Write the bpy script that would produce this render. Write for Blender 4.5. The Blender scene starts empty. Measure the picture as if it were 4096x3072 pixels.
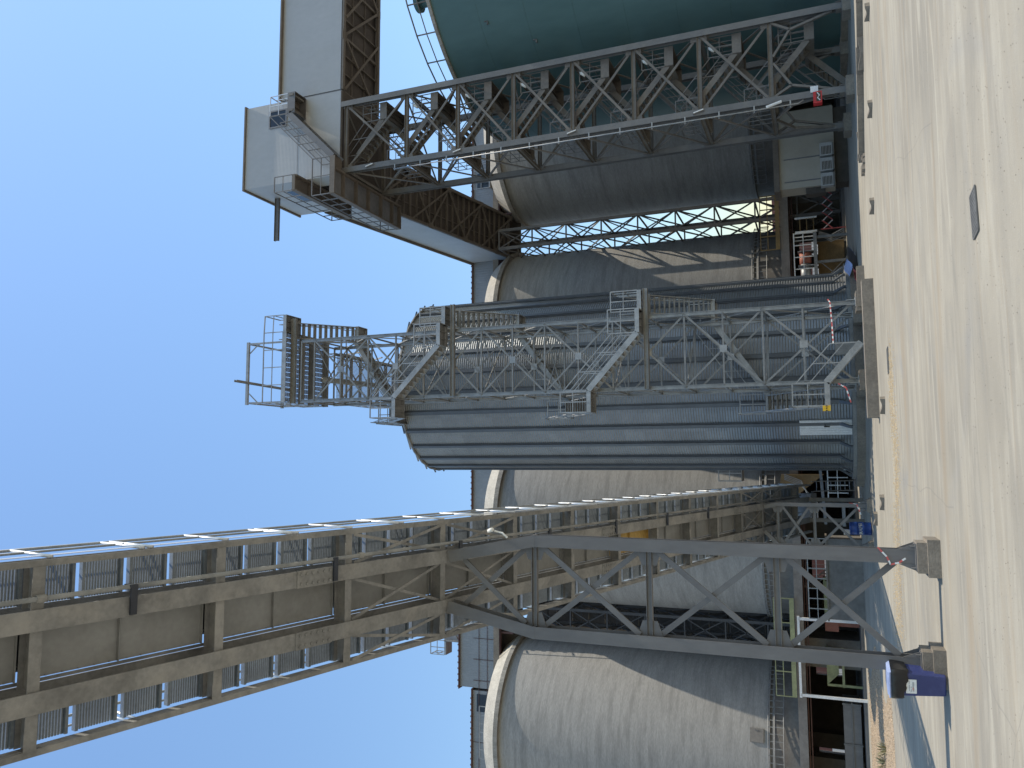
import bpy, math, random
from mathutils import Vector as V, Matrix
random.seed(7)
sc = bpy.context.scene
COL = sc.collection
R = math.radians

# ------------------------------------------------------------------ camera (phone held sideways: the picture lies on its right side)
F = 3139.0; H = 1.85
Z = V((-334., 7973., F)).normalized()
Yc = (V((0, 0, 1)) - Z * Z.z).normalized()
Xc = Yc.cross(Z); Xc = -Xc if Xc.x < 0 else Xc
a = R(6); Yg = math.cos(a) * Yc - math.sin(a) * Xc; Xg = math.cos(a) * Xc + math.sin(a) * Yc
cr = V((Xg.x, Yg.x, Z.x)); cu = V((Xg.y, Yg.y, Z.y)); cf = V((Xg.z, Yg.z, Z.z))
cam = bpy.data.cameras.new('camera'); co = bpy.data.objects.new('camera', cam); COL.objects.link(co)
cam.sensor_width = 36; cam.sensor_fit = 'HORIZONTAL'; cam.lens = F / 4096 * 36; cam.clip_end = 3000
m3 = Matrix((-cu, cr, -cf)).transposed()
co.matrix_world = Matrix.Translation((0, 0, H)) @ m3.to_4x4()
sc.camera = co

# ------------------------------------------------------------------ materials
def mat(name, col, rough=.6, metal=0., var=.25, scale=1.5, streak=1., fine=.12, bump=0., bscale=40., dirt=None, dirt_amt=.5, dscale=.6, wave=None):
    m = bpy.data.materials.new(name); m.use_nodes = True
    nt = m.node_tree; N = nt.nodes; L = nt.links
    b = N['Principled BSDF']; b.inputs['Roughness'].default_value = rough; b.inputs['Metallic'].default_value = metal
    tc = N.new('ShaderNodeTexCoord'); mp = N.new('ShaderNodeMapping'); mp.inputs['Scale'].default_value = (1, 1, streak)
    L.new(tc.outputs['Object'], mp.inputs['Vector'])
    n1 = N.new('ShaderNodeTexNoise'); n1.inputs['Scale'].default_value = scale; n1.inputs['Detail'].default_value = 6; n1.inputs['Roughness'].default_value = .62
    L.new(mp.outputs[0], n1.inputs['Vector'])
    n2 = N.new('ShaderNodeTexNoise'); n2.inputs['Scale'].default_value = scale * 9; n2.inputs['Detail'].default_value = 4
    L.new(mp.outputs[0], n2.inputs['Vector'])
    mr = N.new('ShaderNodeMapRange'); mr.inputs['From Min'].default_value = .3; mr.inputs['From Max'].default_value = .7
    mr.inputs['To Min'].default_value = 1 - var; mr.inputs['To Max'].default_value = 1 + var
    L.new(n1.outputs[0], mr.inputs['Value'])
    mr2 = N.new('ShaderNodeMapRange'); mr2.inputs['From Min'].default_value = .3; mr2.inputs['From Max'].default_value = .7
    mr2.inputs['To Min'].default_value = 1 - fine; mr2.inputs['To Max'].default_value = 1 + fine
    L.new(n2.outputs[0], mr2.inputs['Value'])
    mu = N.new('ShaderNodeMath'); mu.operation = 'MULTIPLY'; L.new(mr.outputs[0], mu.inputs[0]); L.new(mr2.outputs[0], mu.inputs[1])
    sm = N.new('ShaderNodeVectorMath'); sm.operation = 'SCALE'; sm.inputs[0].default_value = col; L.new(mu.outputs[0], sm.inputs['Scale'])
    out = sm.outputs[0]
    if dirt:
        n3 = N.new('ShaderNodeTexNoise'); n3.inputs['Scale'].default_value = dscale; n3.inputs['Detail'].default_value = 9; n3.inputs['Roughness'].default_value = .7
        mp2 = N.new('ShaderNodeMapping'); mp2.inputs['Location'].default_value = (7.3, 2.1, 4.4); mp2.inputs['Scale'].default_value = (1, 1, streak)
        L.new(tc.outputs['Object'], mp2.inputs['Vector']); L.new(mp2.outputs[0], n3.inputs['Vector'])
        rp = N.new('ShaderNodeMapRange'); rp.inputs['From Min'].default_value = .48; rp.inputs['From Max'].default_value = .7; rp.inputs['To Max'].default_value = dirt_amt
        L.new(n3.outputs[0], rp.inputs['Value'])
        mx = N.new('ShaderNodeMixRGB'); mx.inputs[2].default_value = (*dirt, 1); L.new(rp.outputs[0], mx.inputs[0]); L.new(out, mx.inputs[1]); out = mx.outputs[0]
    L.new(out, b.inputs['Base Color'])
    h = None
    if bump:
        n4 = N.new('ShaderNodeTexNoise'); n4.inputs['Scale'].default_value = bscale; n4.inputs['Detail'].default_value = 5
        L.new(tc.outputs['Object'], n4.inputs['Vector'])
        bp = N.new('ShaderNodeBump'); bp.inputs['Strength'].default_value = bump; bp.inputs['Distance'].default_value = .02
        L.new(n4.outputs[0], bp.inputs['Height']); h = bp
    if wave:
        ax, sc_, st = wave
        w = N.new('ShaderNodeTexWave'); w.wave_type = 'BANDS'; w.bands_direction = ax; w.inputs['Scale'].default_value = sc_
        L.new(tc.outputs['Object'], w.inputs['Vector'])
        bw = N.new('ShaderNodeBump'); bw.inputs['Strength'].default_value = st; bw.inputs['Distance'].default_value = .02
        L.new(w.outputs[0], bw.inputs['Height'])
        if h: L.new(h.outputs[0], bw.inputs['Normal'])
        h = bw
    if h: L.new(h.outputs[0], b.inputs['Normal'])
    m['nodes_out'] = 1
    return m

M = {}
M['galv'] = mat('galvanised_steel', (.31, .31, .30), .5, .4, .25, 2.5, fine=.1)
M['galv_dusty'] = mat('dusty_galvanised_steel', (.235, .23, .215), .58, .2, .22, 2.0, fine=.12)
M['galv_bright'] = mat('bright_galvanised_tube', (.62, .62, .61), .38, .4, .06, 3, fine=.04)
M['trestle'] = mat('grey_trestle_paint', (.142, .135, .13), .5, .1, .12, .9, streak=.4, fine=.06, dirt=(.26, .25, .23), dirt_amt=.35, dscale=1.2)
M['dusty_beam'] = mat('dusty_beam_paint', (.23, .229, .22), .7, 0, .28, 1.4, fine=.12, dirt=(.37, .355, .325), dirt_amt=.8, dscale=1.3, bump=.15, bscale=25)
M['cover'] = mat('belt_cover_sheet', (.33, .332, .32), .6, .1, .12, 1.2, fine=.06, dirt=(.2, .19, .16), dirt_amt=.4, dscale=.8)
M['grating'] = mat('perforated_plank_steel', (.21, .24, .265), .5, .2, .2, 2.2, fine=.12)
M['yellow_sheet'] = mat('yellow_painted_sheet', (.55, .36, .10), .55, 0, .15, 1.2, dirt=(.25, .15, .06), dirt_amt=.6, dscale=1.4)
M['dark'] = mat('blue_black_bracket', (.03, .036, .05), .45)
M['black'] = mat('black_rubber', (.016, .016, .018), .5, var=.2)
M['tower'] = mat('dusty_brown_grey_steel', (.145, .13, .112), .65, .05, .2, 1.0, fine=.1, dirt=(.24, .21, .17), dirt_amt=.5, dscale=.8)
M['tower_leg'] = mat('grey_column_paint', (.14, .136, .13), .55, .1, .15, .8, fine=.06, dirt=(.22, .2, .17), dirt_amt=.4)
M['tower_rail'] = mat('thin_rail_steel', (.17, .16, .15), .6, .2, .15, 2)
M['clad'] = mat('light_grey_cladding', (.40, .40, .395), .55, .05, .05, .5, streak=.5, fine=.03, dirt=(.40, .385, .35), dirt_amt=.35, dscale=.25, wave=('Z', 3.2, .10))
M['clad_y'] = mat('ribbed_light_grey_cladding', (.37, .37, .365), .55, .05, .08, .6, fine=.04, dirt=(.33, .32, .29), dirt_amt=.45, dscale=.35, wave=('Y', 2.2, .25))
M['clad_x'] = mat('corrugated_pale_siding', (.25, .258, .26), .5, .15, .08, .8, fine=.05, wave=('X', 1.6, .5))
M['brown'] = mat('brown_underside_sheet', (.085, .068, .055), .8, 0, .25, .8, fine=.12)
M['brown_beam'] = mat('brown_truss_steel', (.155, .13, .105), .75, 0, .2, 1.1, fine=.1)
M['plate_grey'] = mat('grey_floor_plate', (.2, .2, .205), .6, .1, .2, .7)
M['rust'] = mat('rust_red_steel', (.10, .05, .042), .7, 0, .3, 1.5)
M['concrete'] = mat('silo_concrete', (.32, .306, .28), .88, 0, .11, .5, streak=7, fine=.15, bump=.45, bscale=10, dirt=(.18, .171, .156), dirt_amt=.7, dscale=.3)
M['rim'] = mat('pale_rim_concrete', (.41, .375, .31), .85, 0, .18, 1.2, fine=.15, bump=.3, bscale=20)
M['rim_edge'] = mat('weathered_rim_edge', (.27, .25, .215), .85, 0, .3, 2.0, streak=.3, fine=.2, bump=.4, bscale=20)
M['block'] = mat('stained_concrete_block', (.215, .182, .143), .85, 0, .2, 1.4, fine=.15, bump=.4, bscale=30, dirt=(.15, .125, .1), dirt_amt=.7, dscale=1.6)
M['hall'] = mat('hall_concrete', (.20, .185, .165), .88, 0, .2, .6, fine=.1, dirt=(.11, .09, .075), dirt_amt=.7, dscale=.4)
M['halldark'] = mat('shaded_hall_interior', (.085, .072, .06), .9, 0, .25, .5)  # hall concrete made darker: the interior's shade is put into the colour
M['green'] = mat('teal_green_silo_paint', (.068, .13, .128), .55, .05, .08, .35, streak=.3, fine=.04, dirt=(.03, .085, .08), dirt_amt=.5, dscale=.25)
M['green_rail'] = mat('pale_green_rail_paint', (.24, .25, .125), .6)
M['orange_rail'] = mat('ochre_rail_paint', (.2, .13, .045), .6)
M['teal_tube'] = mat('teal_tube', (.05, .16, .14), .5)
M['cream'] = mat('cream_cabin_panel', (.42, .385, .32), .6, 0, .06, .6, fine=.03, dirt=(.36, .31, .24), dirt_amt=.5, dscale=.5)
M['white'] = mat('off_white_paint', (.72, .71, .68), .5, 0, .05, 2)
M['ac'] = mat('aircon_casing', (.42, .42, .41), .5, 0, .05, 2)
M['blue'] = mat('blue_plastic', (.035, .045, .145), .42, 0, .08, 2.0, fine=.03, dirt=(.10, .12, .26), dirt_amt=.4, dscale=3)
M['blue_lid'] = mat('pale_blue_plastic', (.30, .36, .55), .45)  # much paler blue than the bin body
M['drum'] = mat('blue_drum_paint', (.012, .045, .20), .38, 0, .1, 2)
M['label_white'] = mat('white_label', (.78, .76, .70), .55, 0, .04, 3)
M['grey_print'] = mat('grey_print', (.33, .33, .33), .6)
M['red_print'] = mat('red_print', (.55, .10, .06), .6)
M['red'] = mat('fire_box_red', (.42, .015, .02), .45)
M['red_thin'] = mat('faded_red_paint', (.50, .10, .09), .6)
M['yellow'] = mat('signal_yellow', (.75, .45, .02), .5)
M['blackpaint'] = mat('black_paint', (.015, .015, .015), .5)
M['bag'] = mat('black_bin_bag', (.012, .012, .013), .28, 0, .2, 4, bump=.5, bscale=9)
M['brick'] = mat('red_panel_wall', (.15, .065, .055), .8, 0, .1, 1, wave=('Z', 3., .3))
M['motor'] = mat('motor_paint', (.33, .12, .08), .6)
M['ochre_sheet'] = mat('ochre_sheet', (.2, .13, .055), .7)
M['grainmat'] = mat('spilled_grain', (.40, .30, .175), .9, 0, .3, 4, fine=.35)
M['gravel'] = mat('brown_gravel', (.36, .27, .18), .95, 0, .35, 4, fine=.5, bump=1., bscale=60)
M['leaf'] = mat('dry_green_leaf', (.2, .19, .1), .7)
M['iron'] = mat('cast_iron', (.16, .155, .145), .6, .3)
M['glass'] = mat('dark_window', (.02, .022, .025), .15)
M['steel_dark'] = mat('dark_lattice_steel', (.06, .06, .062), .6, .1, .2, 1)

def silo_sheet_material():
    m = mat('corrugated_silo_sheet', (.25, .258, .262), .44, .5, .1, 1.2, fine=.06)
    nt = m.node_tree; N = nt.nodes; L = nt.links; b = N['Principled BSDF']
    tc = N.new('ShaderNodeTexCoord'); sp = N.new('ShaderNodeSeparateXYZ'); L.new(tc.outputs['Object'], sp.inputs[0])
    at = N.new('ShaderNodeMath'); at.operation = 'ARCTAN2'; L.new(sp.outputs[1], at.inputs[0]); L.new(sp.outputs[0], at.inputs[1])
    s1 = N.new('ShaderNodeMath'); s1.operation = 'MULTIPLY'; s1.inputs[1].default_value = 28 / (2 * math.pi); L.new(at.outputs[0], s1.inputs[0])
    f1 = N.new('ShaderNodeMath'); f1.operation = 'FLOOR'; L.new(s1.outputs[0], f1.inputs[0])
    s2 = N.new('ShaderNodeMath'); s2.operation = 'MULTIPLY'; s2.inputs[1].default_value = 1 / 1.06; L.new(sp.outputs[2], s2.inputs[0])
    f2 = N.new('ShaderNodeMath'); f2.operation = 'FLOOR'; L.new(s2.outputs[0], f2.inputs[0])
    cb = N.new('ShaderNodeCombineXYZ'); L.new(f1.outputs[0], cb.inputs[0]); L.new(f2.outputs[0], cb.inputs[1])
    wn = N.new('ShaderNodeTexWhiteNoise'); wn.noise_dimensions = '2D'; L.new(cb.outputs[0], wn.inputs['Vector'])
    mr = N.new('ShaderNodeMapRange'); mr.inputs['To Min'].default_value = .9; mr.inputs['To Max'].default_value = 1.07; L.new(wn.outputs['Value'], mr.inputs['Value'])
    old = b.inputs['Base Color'].links[0].from_socket
    sm = N.new('ShaderNodeVectorMath'); sm.operation = 'SCALE'; L.new(old, sm.inputs[0]); L.new(mr.outputs[0], sm.inputs['Scale'])
    L.new(sm.outputs[0], b.inputs['Base Color'])
    return m
M['silo'] = silo_sheet_material()
M['stiff'] = mat('silo_stiffener_steel', (.115, .122, .13), .5, .3, .12, 1.5)

def ground_material():
    m = bpy.data.materials.new('dusty_concrete_yard'); m.use_nodes = True
    nt = m.node_tree; N = nt.nodes; L = nt.links; b = N['Principled BSDF']; b.inputs['Roughness'].default_value = .9
    tc = N.new('ShaderNodeTexCoord')
    def noise(scale, loc=(0, 0, 0), sca=(1, 1, 1), det=8, rg=.6, dist=0.):
        mp = N.new('ShaderNodeMapping'); mp.inputs['Scale'].default_value = sca; mp.inputs['Location'].default_value = loc
        L.new(tc.outputs['Object'], mp.inputs['Vector'])
        n = N.new('ShaderNodeTexNoise'); n.inputs['Scale'].default_value = scale; n.inputs['Detail'].default_value = det; n.inputs['Roughness'].default_value = rg; n.inputs['Distortion'].default_value = dist
        L.new(mp.outputs[0], n.inputs['Vector']); return n.outputs[0]
    def rng(v, a0, a1, b0, b1):
        r = N.new('ShaderNodeMapRange'); r.inputs[1].default_value = a0; r.inputs[2].default_value = a1; r.inputs[3].default_value = b0; r.inputs[4].default_value = b1
        L.new(v, r.inputs[0]); return r.outputs[0]
    def mix(f, c1, c2):
        x = N.new('ShaderNodeMixRGB')
        if isinstance(f, float): x.inputs[0].default_value = f
        else: L.new(f, x.inputs[0])
        for i, c in ((1, c1), (2, c2)):
            if isinstance(c, tuple): x.inputs[i].default_value = (*c, 1)
            else: L.new(c, x.inputs[i])
        return x.outputs[0]
    base = mix(rng(noise(.22, (3, 1, 0), det=5), .35, .65, 0, 1), (.255, .227, .178), (.34, .303, .236))
    base = mix(rng(noise(.9, (0, 9, 0), (.26, 1.2, 1), dist=1.), .45, .7, 0, .8), base, (.215, .195, .16))      # long dusty drifts
    base = mix(rng(noise(1.7, (5, 3, 0), (.2, 1.3, 1), dist=.7), .50, .7, 0, .6), base, (.42, .38, .30))
    base = mix(rng(noise(.5, (11, 4, 0), (.12, 1.6, 1), dist=.8), .54, .68, 0, .6), base, (.275, .21, .135))        # brown spill traces
    base = mix(rng(noise(6, det=6), .56, .72, 0, .35), base, (.245, .23, .2))
    base = mix(rng(noise(45, det=2), .67, .75, 0, .4), base, (.25, .22, .18))                                     # grit
    base = mix(rng(noise(30, (4, 4, 0), det=2), .69, .74, 0, .5), base, (.5, .47, .41))
    vo = N.new('ShaderNodeTexVoronoi'); vo.feature = 'DISTANCE_TO_EDGE'; vo.inputs['Scale'].default_value = .12
    mp = N.new('ShaderNodeMapping'); L.new(tc.outputs['Object'], mp.inputs['Vector']); L.new(mp.outputs[0], vo.inputs['Vector'])
    nn = N.new('ShaderNodeTexNoise'); nn.inputs['Scale'].default_value = .25; L.new(tc.outputs['Object'], nn.inputs['Vector'])
    ad = N.new('ShaderNodeVectorMath'); ad.operation = 'ADD'; L.new(tc.outputs['Object'], ad.inputs[0]); L.new(nn.outputs['Color'], ad.inputs[1]); L.new(ad.outputs[0], mp.inputs['Vector'])
    base = mix(rng(vo.outputs[0], .0, .0018, .5, 0.), base, (.17, .155, .135))                                      # hairline cracks
    # swirls left by turning tyres
    for (cx, cy, r0, amt) in ((1.5, 22.6, 1.75, .35), (1.6, 21.6, 2.6, .3), (4.5, 17., 5.2, .22), (0., 14., 6.3, .2), (8., 14., 6.1, .2)):
        d = N.new('ShaderNodeVectorMath'); d.operation = 'DISTANCE'; d.inputs[1].default_value = (cx, cy, 0); L.new(ad.outputs[0], d.inputs[0])
        s = N.new('ShaderNodeMath'); s.operation = 'SUBTRACT'; s.inputs[1].default_value = r0; L.new(d.outputs['Value'], s.inputs[0])
        ab = N.new('ShaderNodeMath'); ab.operation = 'ABSOLUTE'; L.new(s.outputs[0], ab.inputs[0])
        fac = rng(ab.outputs[0], .05, .3, amt * 1.5, 0.)
        mm = N.new('ShaderNodeMath'); mm.operation = 'MULTIPLY'; L.new(fac, mm.inputs[0]); L.new(rng(noise(.6, (cx, cy, 3)), .42, .6, 0, 1), mm.inputs[1])
        base = mix(mm.outputs[0], base, (.235, .226, .208))
    L.new(base, b.inputs['Base Color'])
    bp = N.new('ShaderNodeBump'); bp.inputs['Strength'].default_value = .5; bp.inputs['Distance'].default_value = .012
    L.new(noise(28, det=6, rg=.7), bp.inputs['Height']); L.new(bp.outputs[0], b.inputs['Normal'])
    return m
M['ground'] = ground_material()

# ------------------------------------------------------------------ mesh building
class MB:
    def __init__(s): s.v = []; s.f = []
    def add(s, vs, fs):
        o = len(s.v); s.v += [tuple(p) for p in vs]; s.f += [tuple(i + o for i in f) for f in fs]; return s
    def box(s, x0, x1, y0, y1, z0, z1):
        vs = [(x, y, z) for z in (z0, z1) for y in (y0, y1) for x in (x0, x1)]
        return s.add(vs, [(0, 2, 3, 1), (4, 5, 7, 6), (0, 1, 5, 4), (2, 6, 7, 3), (0, 4, 6, 2), (1, 3, 7, 5)])
    def obox(s, c, ax, ay, az):      # centre and three half-axis vectors
        c, ax, ay, az = V(c), V(ax), V(ay), V(az)
        vs = [c + i * ax + j * ay + k * az for k in (-1, 1) for j in (-1, 1) for i in (-1, 1)]
        return s.add(vs, [(0, 2, 3, 1), (4, 5, 7, 6), (0, 1, 5, 4), (2, 6, 7, 3), (0, 4, 6, 2), (1, 3, 7, 5)])
    @staticmethod
    def axes(p0, p1, up):
        a = (V(p1) - V(p0)); l = a.length; a.normalize(); up = V(up)
        if abs(a.dot(up)) > .97: up = V((0, 1, 0)) if abs(a.y) < .9 else V((1, 0, 0))
        sd = a.cross(up).normalized(); n = sd.cross(a).normalized()
        return a, sd, n, l
    def bar(s, p0, p1, w, h, up=(0, 0, 1)):
        a, sd, n, l = s.axes(p0, p1, up)
        return s.obox((V(p0) + V(p1)) / 2, a * l / 2, sd * w / 2, n * h / 2)
    def ib(s, p0, p1, w, h, t=.02, up=(0, 0, 1)):   # I section: flanges across n
        a, sd, n, l = s.axes(p0, p1, up); c = (V(p0) + V(p1)) / 2
        s.obox(c + n * (h / 2 - t / 2), a * l / 2, sd * w / 2, n * t / 2)
        s.obox(c - n * (h / 2 - t / 2), a * l / 2, sd * w / 2, n * t / 2)
        return s.obox(c, a * l / 2, sd * t * .4, n * (h / 2 - t))
    def ch(s, p0, p1, w, h, t=.02, up=(0, 0, 1), side=1):   # channel
        a, sd, n, l = s.axes(p0, p1, up); c = (V(p0) + V(p1)) / 2
        s.obox(c - side * sd * (w / 2 - t / 2), a * l / 2, sd * t / 2, n * h / 2)
        s.obox(c + n * (h / 2 - t / 2) + side * sd * t / 2, a * l / 2, sd * (w - t) / 2, n * t / 2)
        return s.obox(c - n * (h / 2 - t / 2) + side * sd * t / 2, a * l / 2, sd * (w - t) / 2, n * t / 2)
    def tube(s, pts, r, n=8, cap=True):
        pts = [V(p) for p in pts]; rings = []
        for i, p in enumerate(pts):
            d = (pts[min(i + 1, len(pts) - 1)] - pts[max(i - 1, 0)]).normalized()
            up = V((0, 0, 1)) if abs(d.z) < .9 else V((0, 1, 0))
            sd = d.cross(up).normalized(); nn = sd.cross(d)
            rr = r[i] if isinstance(r, (list, tuple)) else r
            rings.append([p + rr * (math.cos(2 * math.pi * k / n) * sd + math.sin(2 * math.pi * k / n) * nn) for k in range(n)])
        fs = []
        for i in range(len(pts) - 1):
            for k in range(n): fs.append((i * n + k, i * n + (k + 1) % n, (i + 1) * n + (k + 1) % n, (i + 1) * n + k))
        if cap: fs += [tuple(range(n))[::-1], tuple((len(pts) - 1) * n + k for k in range(n))]
        return s.add([q for rg in rings for q in rg], fs)
    def lathe(s, c, prof, n=64, a0=0, a1=2 * math.pi, cap=False):
        full = abs(a1 - a0 - 2 * math.pi) < 1e-6; m = n if full else n + 1
        vs = [(c[0] + r * math.cos(a0 + (a1 - a0) * k / n), c[1] + r * math.sin(a0 + (a1 - a0) * k / n), c[2] + z) for (r, z) in prof for k in range(m)]
        fs = []
        for i in range(len(prof) - 1):
            for k in range(n): fs.append((i * m + k, i * m + (k + 1) % m, (i + 1) * m + (k + 1) % m, (i + 1) * m + k))
        if cap: fs += [tuple((len(prof) - 1) * m + k for k in range(m))]
        return s.add(vs, fs)
    def prism(s, poly, z0, z1):
        n = len(poly); vs = [(x, y, z0) for x, y in poly] + [(x, y, z1) for x, y in poly]
        return s.add(vs, [tuple(range(n))[::-1], tuple(range(n, 2 * n))] + [(i, (i + 1) % n, n + (i + 1) % n, n + i) for i in range(n)])
    def plate(s, pts, t, d):            # polygon pts extruded by t along direction d
        d = V(d).normalized() * t; n = len(pts); vs = [V(p) for p in pts] + [V(p) + d for p in pts]
        return s.add(vs, [tuple(range(n))[::-1], tuple(range(n, 2 * n))] + [(i, (i + 1) % n, n + (i + 1) % n, n + i) for i in range(n)])
    def build(s, name, mtl, parent=None, smooth=False, label=None, base=None):
        me = bpy.data.meshes.new(name)
        off = V((0, 0, 0))
        if parent is not None:
            p = parent
            while p is not None: off += V(p.location); p = p.parent
        elif base is None:
            xs = [q[0] for q in s.v]; ys = [q[1] for q in s.v]; zs = [q[2] for q in s.v]
            off = V(((min(xs) + max(xs)) / 2, (min(ys) + max(ys)) / 2, min(zs)))
        else: off = V(base)
        me.from_pydata([(q[0] - off.x, q[1] - off.y, q[2] - off.z) for q in s.v], [], s.f)
        me.materials.append(mtl if not isinstance(mtl, str) else M[mtl])
        if smooth: me.polygons.foreach_set('use_smooth', [True] * len(me.polygons))
        me.update()
        o = bpy.data.objects.new(name, me); COL.objects.link(o)
        if parent is not None: o.parent = parent
        else: o.location = off
        if label: o['label'] = label
        return o

def tag(o, label=None, cat=None, group=None, kind=None):
    if label: o['label'] = label
    if cat: o['category'] = cat
    if group: o['group'] = group
    if kind: o['kind'] = kind
    return o
def thing(name, loc, label, cat, group=None):
    o = bpy.data.objects.new(name, None); COL.objects.link(o); o.location = loc; o.empty_display_size = .3
    return tag(o, label, cat, group)
def P(name, mtl, parent, fn, *args, smooth=False, label=None, **kw):
    m = MB(); getattr(m, fn)(*args, **kw); return m.build(name, mtl, parent, smooth, label)
def text_mesh(txt, size, loc, xdir, ydir, mtl, name, parent, bold=0.):
    cu_ = bpy.data.curves.new(name, 'FONT'); cu_.body = txt; cu_.size = size; cu_.align_x = 'CENTER'; cu_.align_y = 'CENTER'; cu_.extrude = .001; cu_.offset = bold
    tmp = bpy.data.objects.new(name, cu_); COL.objects.link(tmp)
    bpy.context.view_layer.update()
    me = bpy.data.meshes.new_from_object(tmp.evaluated_get(bpy.context.evaluated_depsgraph_get()))
    bpy.data.objects.remove(tmp); bpy.data.curves.remove(cu_)
    x = V(xdir).normalized(); y = V(ydir).normalized(); z = x.cross(y)
    off = V((0, 0, 0)); p = parent
    while p is not None: off += V(p.location); p = p.parent
    me.transform(Matrix.Translation(V(loc) - off) @ Matrix((x, y, z)).transposed().to_4x4())
    me.materials.clear(); me.materials.append(M[mtl])
    o = bpy.data.objects.new(name, me); COL.objects.link(o); o.parent = parent; return o

# ------------------------------------------------------------------ ground
g = MB(); g.box(-500, 500, -60, 900, -.3, 0); tag(g.build('ground', 'ground', base=(0, 0, 0)), kind='structure')

# ------------------------------------------------------------------ inclined belt conveyor
def zb(y): return 9.8 - .241 * (y - 16.1)
SL = V((0, 1, -.241)).normalized(); NN = V((0, .241, 1)).normalized()
conv = thing('belt_conveyor', (-2.65, 46, 0), 'long inclined belt conveyor with grating walkways rising over the trestle towards the viewer', 'conveyor')
Y0, Y1 = 2.2, 46.3
def cp(x, y, d=0): return V((x, y, zb(y) + d))
mbeams = []
for x in (-2.13, -3.22):
    mbeams.append(P('main_beam', 'dusty_beam', conv, 'ib', cp(x, Y0, .26), cp(x, Y1 - .6, .26), .29, .52, .03))
for x, sd in ((-1.375, 1), (-3.885, -1)):
    P('edge_channel', 'dusty_beam', conv, 'ch', cp(x, Y0, .16), cp(x, Y1, .16), .09, .2, .012, side=sd)
cbY = [16.06 + 2.755 * k for k in range(-5, 11)]
for y in cbY:
    m = MB(); m.ib(cp(-1.42, y, .20), cp(-1.995, y, .20), .16, .30, .02, up=NN); m.ib(cp(-2.27, y, .20), cp(-3.08, y, .20), .16, .30, .02, up=NN); m.ib(cp(-3.36, y, .20), cp(-3.85, y, .20), .16, .30, .02, up=NN)
    m.build('cross_beam', 'dusty_beam', conv)
# grating walkway planks
cnt = 0; rest = MB()
for k in range(0, 62):
    y0 = 16.06 + .68875 * (k - 20) + .055
    if y0 < Y0 or y0 + .58 > Y1: continue
    for xa, xb in ((-1.43, -1.96), (-3.40, -3.83)):
        m = MB() if cnt < 98 else rest
        for j in range(13):
            yy = y0 + .05 + j * .04
            c = cp((xa + xb) / 2, yy, .40); m.obox(c, V(((xa - xb) / 2, 0, 0)), SL * .0125, NN * .02)
        for e in (.015, .565): m.obox(cp((xa + xb) / 2, y0 + e, .38), V(((xa - xb) / 2, 0, 0)), SL * .022, NN * .05)
        if m is not rest: m.build('walkway_grating', 'grating', conv); cnt += 1
if rest.v: tag(rest.build('walkway_grating', 'grating', conv), kind='stuff')
# sealed sheets under the belt
for i, y in enumerate(cbY[:-1]):
    for h_ in (0, 1):
        ya = y + h_ * 1.3775 + (.04 if h_ == 0 else .02); yb = y + (h_ + 1) * 1.3775 - (.02 if h_ == 0 else .04)
        yl = 24.3 < (ya + yb) / 2 < 26.8
        m = MB(); m.plate([cp(-2.28, ya, .44), cp(-2.985, ya, .44), cp(-2.985, yb, .44), cp(-2.28, yb, .44)], .012, NN)
        m.bar(cp(-2.28, yb - .01, .41), cp(-2.985, yb - .01, .41), .012, .07, up=NN)
        for q in range(6):
            yy = ya + (yb - ya) * (q + .5) / 6; m.obox(cp(-2.972, yy, .437), (.012, 0, 0), SL * .012, NN * .012)
        m.build('belt_cover_sheet', 'yellow_sheet' if yl else 'cover', conv, label='yellow belt cover sheet' if yl else None)
P('edge_strip', 'dusty_beam', conv, 'bar', cp(-3.03, Y0, .47), cp(-3.03, Y1 - .5, .47), .045, .03)
P('conveyor_belt', 'black', conv, 'bar', cp(-2.58, Y0, .75), cp(-2.58, Y1 - 1, .75), .56, .02)
for x in (-2.34, -2.86): P('belt_side_frame', 'dusty_beam', conv, 'bar', cp(x, Y0, .62), cp(x, Y1 - .4, .62), .03, .2)
# joint plates with bolts
for y in (12.4, 23.5, 34.6):
    for x in (-2.13, -3.22):
        jp = P('joint_plate', 'dusty_beam', conv, 'obox', cp(x, y, -.012), (.155, 0, 0), SL * .42, NN * .012)
        for q in range(6):
            for e in (-.09, .09):
                c = cp(x + e, y - .33 + q * .132, -.012); P('bolt', 'dusty_beam', jp, 'tube', [c + NN * -.012, c + NN * -.04], .028, 6)
# bracing under some bays
for i in (4, 5, 12, 13):
    ya, yb = cbY[i] + .1, cbY[i + 1] - .1
    for xa, xb, d in ((-1.43, -1.98, .06), (-2.28, -3.07, .10), (-3.37, -3.83, .06)):
        P('diagonal_brace', 'dusty_beam', conv, 'bar', cp(xa, ya, d), cp(xb, yb, d), .06, .012, up=NN)
        P('diagonal_brace', 'dusty_beam', conv, 'bar', cp(xb, ya, d - .016), cp(xa, yb, d - .016), .06, .012, up=NN)
# pipe and hangers
P('service_pipe', 'dusty_beam', conv, 'tube', [cp(-1.84, Y0, -.02), cp(-1.84, 44, -.02)], .035, 10, smooth=True)
for y in (9.0, 12.84, 16.5, 20.2, 23.9, 27.6, 31.3):
    m = MB(); m.obox(cp(-2.03, y, -.05), (.22, 0, 0), SL * .05, NN * .02); m.obox(cp(-1.83, y, .02), (.02, 0, 0), SL * .05, NN * .09)
    m.build('pipe_hanger', 'dark', conv)
for y in (7.75, 13.5): P('pipe_coupling', 'dusty_beam', conv, 'tube', [cp(-1.84, y - .06, -.02), cp(-1.84, y + .06, -.02)], .055, 10)
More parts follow.
